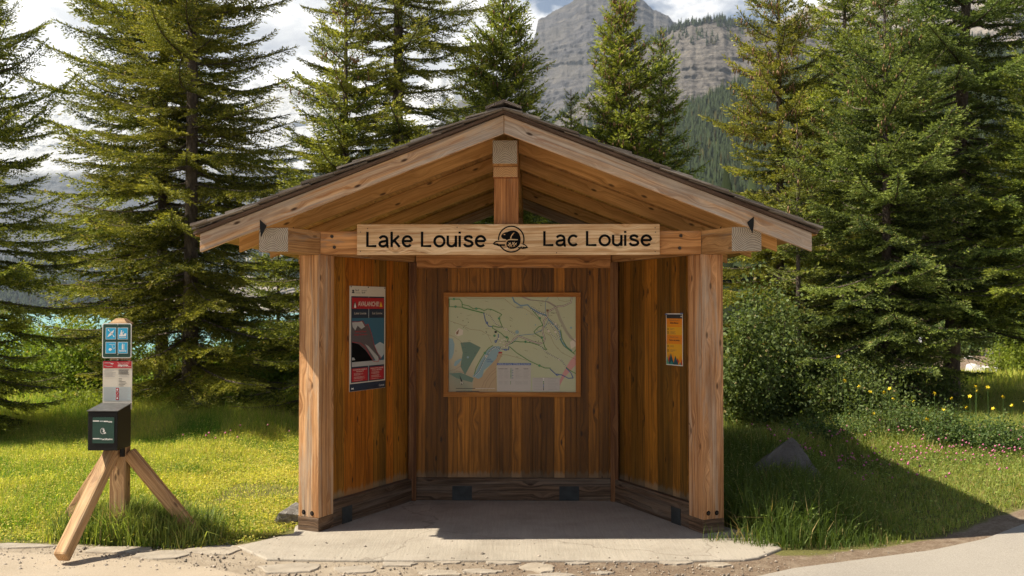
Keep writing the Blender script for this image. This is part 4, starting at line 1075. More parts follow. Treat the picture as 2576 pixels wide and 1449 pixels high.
# rocks
m, nt, b_ = new_mat('rock')
tc = N(nt, 'ShaderNodeTexCoord'); O = tc.outputs['Object']; oi = N(nt, 'ShaderNodeObjectInfo')
n1 = noise(nt, O, 3.5, 7, .65, .3); n2 = noise(nt, O, 30, 5, .7)
cr = ramp(nt, n1, [(.3, (.15, .135, .12)), (.55, (.30, .28, .255)), (.72, (.46, .43, .39))]).outputs[0]
cr = mixc(nt, mth(nt, 'MULTIPLY', oi.outputs['Random'], .5), cr, (.46, .42, .37))
L(nt, cr, b_.inputs['Base Color']); b_.inputs['Roughness'].default_value = .9
bump(nt, b_, mth(nt, 'ADD', n1, mth(nt, 'MULTIPLY', n2, .4)), .03); M['rock'] = m
def rock_mesh(seed, pts=None, sub=3, flat=.0):
    bm = bmesh.new(); rng = random.Random(seed)
    if pts:
        for p in pts: bm.verts.new(p)
        bmesh.ops.convex_hull(bm, input=bm.verts)
        bmesh.ops.subdivide_edges(bm, edges=bm.edges[:], cuts=11, use_grid_fill=True)
        amp = .012
    else:
        for _ in range(14):
            v = Vector((rng.gauss(0, 1), rng.gauss(0, 1), rng.gauss(0, 1))).normalized()*rng.uniform(.8, 1)
            bm.verts.new(v)
        bmesh.ops.convex_hull(bm, input=bm.verts)
        loose = [v for v in bm.verts if not v.link_faces]
        bmesh.ops.delete(bm, geom=loose, context='VERTS')
        bmesh.ops.subdivide_edges(bm, edges=bm.edges[:], cuts=3, use_grid_fill=True)
        amp = .05
    for v in bm.verts:
        v.co += Vector(mnoise.noise_vector(v.co*2.5+Vector((seed, 0, 0))))*amp*1.5
        if pts: v.co += Vector(mnoise.noise_vector(v.co*7+Vector((seed, 5, 0))))*.013 + Vector(mnoise.noise_vector(v.co*19))*.009
    me = bpy.data.meshes.new('boulder'); bm.to_mesh(me); bm.free(); me.materials.append(M['rock'])
    return me
# pointed boulder on the right
Yb = 9.0
def bp(px, py, dy): p = at(px, py, Yb+dy); return p
pts = [bp(1992, 1101, 0), bp(1985, 1106, .25), bp(2055, 1180, -.05), bp(2045, 1185, .35), bp(1900, 1172, -.05), bp(1890, 1178, .35), bp(2100, 1262, -.12), bp(2095, 1250, .5), bp(1868, 1262, -.12), bp(1850, 1250, .5)]
base = Vector((px2x(1985, Yb), Yb, 0))
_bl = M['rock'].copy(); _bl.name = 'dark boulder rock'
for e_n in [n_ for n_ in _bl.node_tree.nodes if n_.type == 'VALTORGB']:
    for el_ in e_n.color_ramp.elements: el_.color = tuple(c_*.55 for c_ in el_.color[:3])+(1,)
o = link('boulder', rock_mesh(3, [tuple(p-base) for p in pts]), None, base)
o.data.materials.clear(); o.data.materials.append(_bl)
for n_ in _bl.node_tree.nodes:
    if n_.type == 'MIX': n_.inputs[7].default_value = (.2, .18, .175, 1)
tag(o, 'large pointed grey boulder half hidden in tall grass right of the shelter', 'boulder')
o = link('boulder', rock_mesh(8), None, (px2x(735, 7.75), 7.75, .05)); o.scale = (.17, .13, .12); o.rotation_euler = (0, 0, .6)
tag(o, 'small bluish grey boulder at the foot of the left post', 'boulder')
o = link('boulder', rock_mesh(12), None, (px2x(1852, 9.3), 9.3, .06)); o.scale = (.28, .2, .2)
tag(o, 'low dark boulder in the shade just behind the right post', 'boulder')
# pebbles and chips (uncountable)
n = 2600
X = np.concatenate([RS.uniform(-4.8, 1.8, n), RS.uniform(-2.2, 3.2, 500)]); Y = np.concatenate([RS.uniform(5.9, 6.6, n)+RS.normal(0, .05, n), RS.uniform(6.6, 7.3, 500)])
Yy = np.where(X < -1.9, Y+.45, Y); ok = (RS.rand(len(X)) < np.where((Yy > 6.62) & (np.abs(X) < 1.6), .15, .9)); X = X[ok]; Y = Yy[ok]
Z = np.where((Y > 6.6) & (np.abs(X) < 1.75), .001, -.012); r_ = RS.gamma(2.0, .0022, len(X))+.0015
oct_ = np.array([[1, 0, 0], [0, 1, 0], [-1, 0, 0], [0, -1, 0], [0, 0, .8], [0, 0, -.6]])
ft = np.array([[0, 1, 4], [1, 2, 4], [2, 3, 4], [3, 0, 4], [1, 0, 5], [2, 1, 5], [3, 2, 5], [0, 3, 5]])
VV = oct_[None]*r_[:, None, None]*RS.uniform(.7, 1.3, (len(X), 6, 1))+np.stack([X, Y, Z], 1)[:, None]
FF = ft[None]+(np.arange(len(X))*6)[:, None, None]
tn = RS.uniform(.35, 1.25, (len(X), 1, 1))*np.ones((1, 6, 3))
M['pebble'] = None
m, nt, b_ = new_mat('pebble'); a_ = N(nt, 'ShaderNodeAttribute'); a_.attribute_name = 'tint'
L(nt, mixc(nt, 1.0, (.36, .30, .24), a_.outputs['Color'], 'MULTIPLY'), b_.inputs['Base Color']); b_.inputs['Roughness'].default_value = .9
o = link('gravel', np_mesh('gravel', VV.reshape(-1, 3), FF.reshape(-1, 3), [m], tn.reshape(-1, 3))); tag(o, 'scattered grit and small stones on the dirt and paving', 'gravel', kind='stuff')

# ------------------------------------------------------------------ vegetation materials
def leafmat(name, c1, c2, trans=.35, rough=.55, tcol=None):
    m = bpy.data.materials.new(name); m.use_nodes = True; nt = m.node_tree; nt.nodes.clear()
    out = N(nt, 'ShaderNodeOutputMaterial')
    a_ = N(nt, 'ShaderNodeAttribute'); a_.attribute_name = 'tint'
    se = N(nt, 'ShaderNodeSeparateColor'); L(nt, a_.outputs['Color'], se.inputs[0])
    col = mixc(nt, se.outputs[0], c1, c2)
    col = mixc(nt, se.outputs[1], col, (.50, .36, .17))     # dry / brown part
    oi = N(nt, 'ShaderNodeObjectInfo')
    hs = N(nt, 'ShaderNodeHueSaturation'); hs.inputs['Hue'].default_value = .5
    L(nt, mth(nt, 'ADD', mth(nt, 'MULTIPLY', oi.outputs['Random'], .03), .485), hs.inputs['Hue'])
    L(nt, mth(nt, 'ADD', mth(nt, 'MULTIPLY', se.outputs[2], .7), .65), hs.inputs['Value'])
    L(nt, col, hs.inputs['Color'])
    pb = N(nt, 'ShaderNodeBsdfPrincipled'); pb.inputs['Roughness'].default_value = rough; pb.inputs['Specular IOR Level'].default_value = .25
    L(nt, hs.outputs[0], pb.inputs['Base Color'])
    tr = N(nt, 'ShaderNodeBsdfTranslucent')
    L(nt, mixc(nt, 1.0, hs.outputs[0], tcol or (1.5, 1.5, .7), 'MULTIPLY'), tr.inputs['Color'])
    mx = N(nt, 'ShaderNodeMixShader'); mx.inputs[0].default_value = trans
    L(nt, pb.outputs[0], mx.inputs[1]); L(nt, tr.outputs[0], mx.inputs[2]); L(nt, mx.outputs[0], out.inputs[0])
    return m
M['needle'] = leafmat('spruce needles', (.036, .062, .012), (.37, .37, .055), .26)
M['needleblue'] = leafmat('blue spruce needles', (.026, .048, .016), (.27, .31, .070), .25)
M['needlelight'] = leafmat('light spruce needles', (.040, .075, .014), (.30, .34, .052), .27)
M['leaf'] = leafmat('willow leaves', (.04, .075, .02), (.17, .22, .07), .35)
M['leafy'] = leafmat('sunny shrub leaves', (.10, .15, .02), (.26, .32, .05), .4)
M['grass'] = leafmat('grass blades', (.13, .24, .028), (.74, .66, .15), .48, tcol=(1.3, 1.35, .6))
M['grassr'] = leafmat('meadow blades', (.055, .10, .018), (.33, .37, .09), .40)
m, nt, b_ = new_mat('bark')
tc = N(nt, 'ShaderNodeTexCoord'); O = tc.outputs['Object']
n1 = noise(nt, mapping(nt, O, (14, 14, 5)), 1, 6, .7); n2 = noise(nt, O, 60, 3)
L(nt, ramp(nt, n1, [(.3, (.05, .038, .03)), (.55, (.14, .105, .08)), (.75, (.25, .20, .16))]).outputs[0], b_.inputs['Base Color'])
b_.inputs['Roughness'].default_value = .95; bump(nt, b_, mth(nt, 'ADD', n1, n2), .02); M['bark'] = m
#@@TREES
# ------------------------------------------------------------------ spruce
def quat_basis(d, up):
    d = d/np.linalg.norm(d, axis=-1, keepdims=True)
    s = np.cross(d, up); s /= (np.linalg.norm(s, axis=-1, keepdims=True)+1e-9)
    u = np.cross(s, d)
    return d, s, u
def branch_tpl(Lb, rng, fine=1.0):
    """one bough lying along +x; returns shoots (p0, dir, len, tipness) and wood axis"""
    P0 = []; D = []; LN = []; TP = []
    sp_ = .042*fine
    n = int(Lb/sp_)
    sag = rng.uniform(-.12, -.02); up = rng.uniform(.02, .13)
    def axis(s):
        t = s/Lb
        return np.array([s, 0.06*Lb*math.sin(t*2.5), Lb*(sag*math.sin(t*2.6)+up*t*t*t)])
    for i in range(1, n):
        s = i*sp_; t = s/Lb
        a = axis(s); d0 = axis(min(s+.05, Lb))-axis(s-.05); d0 /= np.linalg.norm(d0)
        bare = .10 if Lb > 1.2 else .05
        if t > bare:
            for sd in (-1, 1):
                ll = (Lb-s)*.50+.05
                ll = min(ll, .14+.22*Lb)*rng.uniform(.55, 1.1)*(min(1, (t-bare)*5+.3))
                ang = rng.uniform(.75, 1.1)
                dr = rng.uniform(-.35, -.02)
                dd = np.array([math.cos(ang), sd*math.sin(ang), dr]); dd /= np.linalg.norm(dd)
                # side twig carries little shoots
                m_ = max(1, int(ll/(.034*fine)))
                for j in range(m_):
                    q = (j+.5)*.034*fine
                    pp = a+dd*q+np.array([0, 0, -.25*q*q+.15*max(0, q-ll*.6)])
                    if j == m_-1 or ll < .08:
                        P0.append(pp); D.append(dd+np.array([.1, 0, rng.uniform(.0, .35)])); LN.append(rng.uniform(.05, .09)*fine); TP.append(1.0)
                    else:
                        for s2 in (-1, 1):
                            if rng.random_sample() < .12: continue
                            ax = np.array([-dd[1], dd[0], 0])*s2
                            d2 = dd*.75+ax*rng.uniform(.5, .9)+np.array([0, 0, rng.uniform(-.25, .55)])
                            P0.append(pp); D.append(d2); LN.append(rng.uniform(.03, .07)*fine); TP.append(.35+.5*q/ll*rng.random_sample())
        # shoot on top of the bough itself
        if rng.random_sample() < .8:
            P0.append(a); D.append(d0+np.array([0, rng.uniform(-.4, .4), rng.uniform(.2, .9)])); LN.append(rng.uniform(.04, .07)*fine); TP.append(.4)
    P0.append(axis(Lb*.98)); D.append(axis(Lb)-axis(Lb*.9)); LN.append(.08*fine); TP.append(1.)
    return np.array(P0), np.array(D), np.array(LN), np.array(TP), np.array([axis(Lb*k/5) for k in range(6)])
def shoots_geo(P0, D, LN, wid, rng, nq=2):
    """each shoot = nq crossed pointed blades -> 4-gon each"""
    d, s, u = quat_basis(D, np.array([.13, .2, 1.0]))
    n = len(P0); out = []
    a0 = rng.uniform(0, math.pi, n)
    L_ = LN[:, None]
    for k in range(nq):
        a = a0+k*2.4+rng.uniform(-.4, .4, n); ra_ = s*np.cos(a)[:, None]+u*np.sin(a)[:, None]
        op = rng.uniform(.25, .75, n)[:, None]*(.35 if k == nq-1 else 1.0)
        b_ = P0+d*L_*(k/nq*.62); dd_ = d+ra_*op; dd_ /= np.linalg.norm(dd_, axis=1, keepdims=True)
        w = np.cross(dd_, ra_)+ra_*rng.uniform(-.5, .5, n)[:, None]; w = w/(np.linalg.norm(w, axis=1, keepdims=True)+1e-9)*wid*rng.uniform(.7, 1.25, n)[:, None]
        ll = L_*rng.uniform(.45, .68, n)[:, None]
        out.append(np.stack([b_, b_+dd_*ll*.5+w, b_+dd_*ll, b_+dd_*ll*.45-w], 1))
    return np.stack(out, 1)          # n, nq, 4, 3
def tpl_set(seed, fine):
    rng = np.random.RandomState(seed); T = []
    for Lb in (.35, .7, 1.1, 1.6, 2.2):
        for k in range(2):
            P0, D, LN, TP, ax = branch_tpl(Lb, rng, fine)
            g = shoots_geo(P0, D, LN, .0072*fine, rng, 4)
            T.append((Lb, g.reshape(-1, 3), np.repeat(TP, 16), ax))
    return T
TPL = {1.0: tpl_set(5, 1.0), 1.35: tpl_set(6, 1.35)}
conev = []
def spruce(name, px, Y, H, Rm, label, mat='needle', fine=1.0, seed=1, trunk_r=.09, z0=.35, lean=(0, 0), dens=1.0, top_pow=.75, cones=0, taper=1.0, dry=0.0, maxz=None, group='spruce trees behind the lawn', bare=0.0):
    rng = np.random.RandomState(seed)
    X = px2x(px, Y); zb = float(gz(X, Y))
    root = empty('spruce_tree', (X, Y, zb)); tag(root, label, 'tree', group)
    T = TPL[fine]; Ls = np.array([t[0] for t in T])
    V = []; C = []; WA = []
    z = z0
    cap = H if maxz is None else maxz
    cone_p = []
    while z < H-.12:
        rel = (H-z)/(H-z0)
        Rz = Rm*(rel**top_pow)*(1-.12*math.exp(-(z-z0)*1.2))+.05
        nb = max(3, int(round((3.2+3.2*min(1, Rz/1.0))*dens)))
        a0 = rng.uniform(0, 6.283)
        for k in range(nb):
            az = a0+6.28318*k/nb+rng.uniform(-.35, .35)
            Lb = Rz*rng.uniform(.70, 1.12)*(.62+.76*float(fbm(np.array(az*1.3+seed*7.7), np.array(z*1.5), 3, seed)))
            if rng.random_sample() < .10: Lb *= .55
            zz = z+rng.uniform(-.09, .09)
            if zz > cap: continue
            el = R(38)*(1-rel)**1.5+R(4) - R(20)*rel*rng.uniform(.4, 1.1)
            Lb /= max(.6, math.cos(el))
            i = int(np.argmin(np.abs(Ls-Lb))); i = (i//2)*2+rng.randint(2)
            t = T[i]; s = Lb/t[0]
            ca_, sa_ = math.cos(az), math.sin(az); ce, se_ = math.cos(el), math.sin(el)
            ro = rng.uniform(-.25, .25)
            cr_, sr_ = math.cos(ro), math.sin(ro)
            fl = rng.choice([-1, 1])
            # roll, elevate, azimuth
            Mx = np.array([[1, 0, 0], [0, cr_*fl, -sr_], [0, sr_*fl, cr_]])
            My = np.array([[ce, 0, -se_], [0, 1, 0], [se_, 0, ce]])
            Mz = np.array([[ca_, -sa_, 0], [sa_, ca_, 0], [0, 0, 1]])
            Mt = (Mz @ My @ Mx).T*s
            cx = lean[0]*zz; cy = lean[1]*zz
            V.append(t[1] @ Mt + np.array([cx, cy, zz]))
            tip = t[2]; br = rng.uniform(.25, 1.0)
            dr_ = (dry if rng.random_sample() < .5 else dry*.3)
            c = np.stack([np.clip(tip*.75+rng.uniform(-.15, .2)+np.repeat(rng.normal(0, .15, len(tip)//16), 16), 0, 1), np.full(len(tip), 0.0)+np.repeat(np.where(rng.random_sample(len(tip)//16) < .02+dr_, .5, 0), 16), np.full(len(tip), br)], 1)
            C.append(c)
            WA.append((t[3] @ Mt + np.array([cx, cy, zz]), .011*Lb+.006))
            if cones and rel < .45 and rng.random_sample() < .9:
                for _ in range(int(cones*rng.uniform(.5, 1.5))):
                    j = rng.randint(len(t[1])//16)*16
                    if t[1][j][0] > .4*t[0]: cone_p.append(t[1][j] @ Mt+np.array([cx, cy, zz]))
        z += rng.uniform(.17, .27)*(1.0 if Rz > .5 else .8)/math.sqrt(dens)
    V = np.concatenate(V); C = np.concatenate(C)
    # keep colour constant per blade
    Fq = np.arange(len(V)).reshape(-1, 4)
    # extra brightness noise per blade
    bn = np.repeat(rng.uniform(-.18, .18, len(Fq)), 4); C[:, 2] = np.clip(C[:, 2]+bn, 0, 1)
    crown = link('crown', np_mesh('crown', V, Fq, [M[mat]], C), root)
    # trunk + limbs
    mb = []; faces = []; base = 0
    n = 10; nr = 14; tv = []
    for i in range(nr):
        t = i/(nr-1); zz = -.3+(H+.25)*t; r = trunk_r*(1-t)**.8+.006+(.05*trunk_r/.09*math.exp(-zz*3) if zz > -.3 else .05)
        for k in range(n):
            a = 6.28318*k/n; rr = r*(1+.08*math.sin(k*2.3+i))
            tv.append((lean[0]*zz+rr*math.cos(a), lean[1]*zz+rr*math.sin(a), zz))
    for i in range(nr-1):
        for k in range(n): faces.append((i*n+k, i*n+(k+1) % n, (i+1)*n+(k+1) % n, (i+1)*n+k))
    tvn = np.array(tv); off = len(tv); ex = [tvn]
    for ax, r in WA:
        ring = []
        for j in range(6):
            rr = r*(1-j/6.5)
            for dy, dz in ((0, 1), (.87, -.5), (-.87, -.5)): 
                dirx = ax[-1]-ax[0]; sd = np.array([-dirx[1], dirx[0], 0]); sd /= (np.linalg.norm(sd)+1e-6)
                ring.append(ax[j]+sd*dy*rr+np.array([0, 0, dz*rr]))
        ex.append(np.array(ring))
        for j in range(5):
            for k in range(3): faces.append((off+j*3+k, off+j*3+(k+1) % 3, off+(j+1)*3+(k+1) % 3, off+(j+1)*3+k))
        off += 18
    # bare lower dead branches
    if bare:
        for _ in range(int(bare)):
            zz = rng.uniform(.5, z0+.6); az = rng.uniform(0, 6.28); ll = rng.uniform(.5, 1.3)
            p = np.array([lean[0]*zz, lean[1]*zz, zz]); ring = []
            for j in range(6):
                s = ll*j/5; c = p+np.array([math.cos(az)*s, math.sin(az)*s, -.25*s-.15*s*s]); rr = .010*(1-j/6)
                for dy, dz in ((0, 1), (.87, -.5), (-.87, -.5)): ring.append(c+np.array([-math.sin(az)*dy*rr, math.cos(az)*dy*rr, dz*rr]))
            ex.append(np.array(ring))
            for j in range(5):
                for k in range(3): faces.append((off+j*3+k, off+j*3+(k+1) % 3, off+(j+1)*3+(k+1) % 3, off+(j+1)*3+k))
            off += 18
    link('trunk', np_mesh('trunk', np.concatenate(ex), np.array(faces), [M['bark']], None, True), root)
    if cone_p:
        cp = np.array(cone_p); m_ = len(cp)
        sh = np.array([[0, 0, 0], [.011, 0, -.03], [0, .011, -.03], [-.011, 0, -.03], [0, -.011, -.03], [0, 0, -.085]])
        VV = cp[:, None]+sh[None]*rng.uniform(.8, 1.3, (m_, 1, 1))
        ft_ = np.array([[0, 1, 2], [0, 2, 3], [0, 3, 4], [0, 4, 1], [5, 2, 1], [5, 3, 2], [5, 4, 3], [5, 1, 4]])
        FF = ft_[None]+(np.arange(m_)*6)[:, None, None]
        o = link('cones', np_mesh('cones', VV.reshape(-1, 3), FF.reshape(-1, 3), [M['cone']]), root); o['kind'] = 'stuff'
    return root
M['cone'] = plain('spruce cone', (.26, .15, .07), .7)
spruce('a', -60, 12.5, 6.2, 1.75, 'dark spruce at the left border with branches hanging into the picture', 'needle', 1.0, 21, .09, z0=.2, top_pow=.6)
spruce('b', 480, 15.0, 12.5, 2.0, 'tall spruce with clear trunk directly behind the signpost', 'needle', 1.0, 2, .115, z0=.25, dens=.85, top_pow=.6, maxz=7.4)
spruce('c', 408, 16.6, 12.0, 2.35, 'broad spruce growing just left of and behind the tall one by the signpost', 'needle', 1.35, 3, .10, z0=1.7, dens=.95, top_pow=.62, maxz=8.2, cones=6)
spruce('d', 1000, 15.0, 12.5, 1.95, 'tall dark spruce with bare trunk showing above the left roof slope', 'needle', 1.0, 4, .11, z0=.8, dens=.85, top_pow=.6, maxz=7.4)
spruce('e', 868, 14.3, 7.0, 1.75, 'bushy spruce leaning over the left roof slope, left of the dark trunk', 'needle', 1.0, 5, .07, z0=.6, cones=10, dens=.9, top_pow=.72)
spruce('f', 1265, 16.5, 7.1, 1.85, 'bright green spruce rising straight behind the roof ridge', 'needlelight', 1.35, 6, .06, z0=.5, dens=1.6, top_pow=.7, cones=4)
spruce('g', 1563, 17.0, 7.3, 1.65, 'cone-laden spruce with a thin top in front of the rocky peak', 'needle', 1.35, 7, .06, z0=.5, dens=1.7, cones=12, top_pow=.8)
spruce('h', 1664, 17.6, 6.75, 1.3, 'slimmer spruce touching the right side of the cone-laden one', 'needlelight', 1.35, 8, .05, z0=.5, dens=1.4, cones=4, top_pow=.85)
spruce('i', 1437, 16.4, 5.35, 1.0, 'small spruce poking up right of the roof ridge', 'needlelight', 1.35, 9, .05, z0=.5, dens=1.4, top_pow=.85)
spruce('j', 1963, 15.0, 7.0, 1.5, 'narrow spruce full of cones right of the forested slope', 'needle', 1.0, 10, .08, z0=.4, cones=16, dens=1.0, top_pow=.6)
spruce('k', 2008, 13.6, 4.15, .85, 'young spruce with a long leader beside the right end of the roof', 'needleblue', 1.0, 12, .04, z0=.3, cones=3, top_pow=.9)
spruce('l', 2231, 13.6, 6.05, 1.85, 'full bluish spruce in the front of the right group', 'needleblue', 1.0, 13, .08, z0=1.0, dens=1.1, cones=9, top_pow=.7, bare=6)
spruce('m', 2130, 17.2, 8.4, 1.7, 'spruce filling the gap behind the young one at right', 'needle', 1.35, 14, .08, z0=.6, top_pow=.65, maxz=7.8)
spruce('n', 2385, 14.6, 11.5, 2.25, 'tall dark spruce with a leaning trunk above the meadow at right', 'needleblue', 1.0, 15, .115, z0=1.5, dens=.95, top_pow=.6, lean=(.05, 0), maxz=7.2, bare=14)
spruce('o', 2640, 13.2, 5.2, 1.6, 'shorter spruce cut off by the right border', 'needlelight', 1.0, 16, .06, z0=1.9, top_pow=.75)
spruce('p', 2330, 19.5, 7.2, 2.0, 'dark spruce deep inside the right group, between the front trunks', 'needleblue', 1.35, 17, .1, z0=1.8)
spruce('q', 2665, 19.0, 7.4, 1.9, 'dark spruce behind the right border spruce', 'needleblue', 1.35, 18, .1, z0=2.4)
spruce('r', 2060, 20.5, 6.2, 1.8, 'farther spruce seen low between the shelter roof and the right group', 'needle', 1.35, 19, .1, z0=.3)
spruce('s', 700, 19.5, 3.6, 1.4, 'low dark spruce left of the shelter post in front of the lake', 'needleblue', 1.35, 20, .05, z0=.1)
if False: spruce('t', 170, 15.5, 2.6, 1.3, 'small dark spruce in shade left of the signpost', 'needleblue', 1.0, 22, .04, z0=.05)

# ------------------------------------------------------------------ leafy shrubs
def shrub(px, Y, rx, ry, H, label, mat='leaf', nl=9000, leaf=.028, seed=1, name='shrub', cat='shrub', group='leafy shrubs under the trees', zb=None, lobes=9):
    rng = np.random.RandomState(seed); X = px2x(px, Y)
    z = float(gz(X, Y)) if zb is None else zb
    root = empty(name, (X, Y, z)); tag(root, label, cat, group)
    # stems fan out from the base, leaves along them
    P = []; stems = []
    ns = lobes*4
    for i in range(ns):
        az = rng.uniform(0, 6.283); rr = math.sqrt(rng.random_sample())
        tip = np.array([rx*rr*math.cos(az), ry*rr*math.sin(az), H*(1-.55*rr*rr)*rng.uniform(.7, 1.12)])
        b = np.array([rx*.25*rr*math.cos(az), ry*.25*rr*math.sin(az), 0]); stems.append((b, tip))
    per = nl//ns
    for b, tip in stems:
        t = rng.uniform(.12, 1.03, per)**.8
        c = b[None]+(tip-b)[None]*t[:, None]
        c[:, :2] += (tip[:2]-b[:2])[None]*.25*(t*t-t)[:, None]
        sp = .05+.13*min(rx, H)*(1.1-t*.6)
        P.append(c+rng.normal(0, 1, (per, 3))*sp[:, None]*np.array([1, 1, .8]))
    P = np.concatenate(P); P[:, 2] = np.maximum(P[:, 2], .02); n = len(P)
    d = rng.normal(0, 1, (n, 3)); d[:, 2] = np.abs(d[:, 2])*.7+.1
    d, s, u = quat_basis(d, rng.normal(0, 1, (n, 3)))
    ll = leaf*rng.uniform(.7, 1.4, n)[:, None]; w = ll*.36
    V = np.stack([P, P+d*ll*.5+s*w, P+d*ll, P+d*ll*.5-s*w], 1)
    C = np.stack([np.clip(rng.normal(.5, .28, n), 0, 1), np.where(rng.random_sample(n) < .02, .6, 0), rng.uniform(.3, 1, n)], 1)
    link('foliage', np_mesh('foliage', V.reshape(-1, 3), np.arange(n*4).reshape(-1, 4), [M[mat]], np.repeat(C, 4, 0)), root)
    sv = []; sf = []
    for i, (b, tip) in enumerate(stems):
        r = .006+.004*rng.random_sample()
        for j, (c, q) in enumerate(((b, 1), (tip, .3))):
            for dx, dy in ((1, 0), (-.5, .87), (-.5, -.87)): sv.append(c+np.array([dx, dy, 0])*r*q)
        o_ = i*6
        for k in range(3): sf.append((o_+k, o_+(k+1) % 3, o_+3+(k+1) % 3, o_+3+k))
    link('stems', np_mesh('stems', np.array(sv), np.array(sf), [M['bark']]), root)
    return root
shrub(1905, 12.8, .72, .7, 1.95, 'tall grey-green willow shrub right behind the shelter post', 'leaf', 16000, .045, 1)
shrub(2035, 13.3, .8, .5, 1.15, 'rounded dark willow shrub next to the tall one', 'leaf', 11000, .04, 2)
shrub(1840, 15.5, .6, .5, 1.6, 'willow shrub mostly hidden by the right post', 'leaf', 7000, .045, 3)
shrub(2150, 12.4, .7, .45, .80, 'leafy shrub under the front spruce of the right group', 'leaf', 9000, .04, 4)
shrub(2230, 11.3, .60, .35, .46, 'feathery grey-green plant clump with yellow flowers in the middle of the meadow', 'leaf', 5200, .024, 5, 'meadow_plant', 'plant', 'meadow plants at right')
shrub(2085, 11.2, .50, .35, .42, 'leafy plant clump left in the meadow before the willow', 'leaf', 4500, .024, 6, 'meadow_plant', 'plant', 'meadow plants at right')
shrub(2340, 11.0, .50, .35, .48, 'bushy plant clump beneath the leaning trunk', 'leaf', 5000, .026, 7, 'meadow_plant', 'plant', 'meadow plants at right')
shrub(2450, 10.7, .60, .35, .34, 'dark green plant clump near the right border', 'leaf', 5000, .026, 8, 'meadow_plant', 'plant', 'meadow plants at right')
shrub(2580, 10.4, .55, .35, .30, 'plant clump cut by the right border', 'leaf', 3600, .026, 9, 'meadow_plant', 'plant', 'meadow plants at right')
shrub(2300, 13.8, .8, .4, .75, 'light shrub between the two dark trunks', 'leaf', 8000, .035, 10)
shrub(205, 17.0, 1.2, .8, 1.6, 'sunlit yellow-green shrub left behind the signpost', 'leafy', 15000, .05, 11)
shrub(310, 20.5, 1.6, .8, 1.2, 'sunlit shrub by the lake directly behind the pictogram sign', 'leafy', 9000, .055, 12)
shrub(60, 20.5, 1.6, .8, 1.45, 'sunlit shrub by the lake near the left border', 'leafy', 9000, .055, 13)
shrub(665, 18.0, .9, .7, 1.55, 'bright sunlit shrub by the lake left of the shelter', 'leafy', 12000, .05, 14)
shrub(745, 17.5, .8, .7, 1.35, 'bright sunlit shrub half covered by the left post', 'leafy', 9000, .05, 15)
shrub(560, 20.5, 1.3, .7, 1.2, 'sunlit shrub seen through the tall spruce', 'leafy', 9000, .055, 16)
shrub(235, 14.5, .7, .5, .55, 'low bright plant patch between the shaded spruces', 'leafy', 6000, .04, 17)
# far right bank bushes
shrub(2560, 30.5, 1.1, .8, 2.3, 'pale willow bush on the creek bank at the right border', 'leafy', 9000, .08, 18, group='bushes along the creek', zb=-1.0)
shrub(2490, 46, 3.0, 1.2, 2.6, 'bush on the far bank behind the log fence', 'leaf', 9000, .12, 19, group='bushes along the creek', zb=-.8)
shrub(2390, 42, 2.6, 1.2, 2.2, 'dark bush on the far creek bank left of the white stones', 'leaf', 8000, .12, 23, group='bushes along the creek', zb=-.9)
shrub(2650, 40, 2.6, 1.2, 2.8, 'far bank bush beyond the right border', 'leaf', 8000, .12, 24, group='bushes along the creek', zb=-.8)

# ------------------------------------------------------------------ grass
def blades(n_try, xr, yr, dens_f, h_f, wid, mat, seed, name, label, lean=.35, tintf=None):
    rng = np.random.RandomState(seed)
    X = rng.uniform(*xr, n_try); Y = rng.uniform(*yr, n_try)
    keep = rng.random_sample(n_try) < dens_f(X, Y); X = X[keep]; Y = Y[keep]
    Z = gz(X, Y); n = len(X)
    h = h_f(X, Y)*rng.uniform(.45, 1.25, n)
    az = rng.uniform(0, 6.283, n); wd_ = wid*rng.uniform(.6, 1.4, n)*(1+np.clip(h-.1, 0, .3))
    s = np.stack([np.cos(az), np.sin(az), np.zeros(n)], 1)
    la = rng.uniform(0, 6.283, n); lm = h*rng.gamma(2, lean/2, n); lm = np.minimum(lm, h*1.2)
    ld = np.stack([np.cos(la), np.sin(la), np.zeros(n)], 1)
    B = np.stack([X, Y, Z-.005], 1)
    H1 = B+np.array([0, 0, 1])*(h*.55)[:, None]+ld*(lm*.3)[:, None]
    H2 = B+np.array([0, 0, 1])*(np.sqrt(np.maximum(h*h-lm*lm*.5, h*h*.1)))[:, None]+ld*lm[:, None]
    w = s*wd_[:, None]/2
    V = np.stack([B-w, B+w, H1+w*.8, H1-w*.8, H2], 1)
    base = (np.arange(n)*5)[:, None]
    Fq = np.concatenate([base+np.array([[0, 1, 2]]), base+np.array([[0, 2, 3]]), base+np.array([[3, 2, 4]])])
    cn = fbm(X*1.3, Y*1.3, 3, seed)
    t = np.clip(rng.normal(.5, .22, n)+(cn-.5)*1.2, 0, 1)
    dry = np.where(rng.random_sample(n) < .07, .7, 0)
    if tintf is not None: t, dry = tintf(X, Y, t, dry, rng)
    C = np.stack([t, dry, rng.uniform(.3, 1, n)], 1)
    o = link(name, np_mesh(name, V.reshape(-1, 3), Fq, [M[mat]], np.repeat(C, 5, 0))); tag(o, label, 'grass', kind='stuff')
    return o
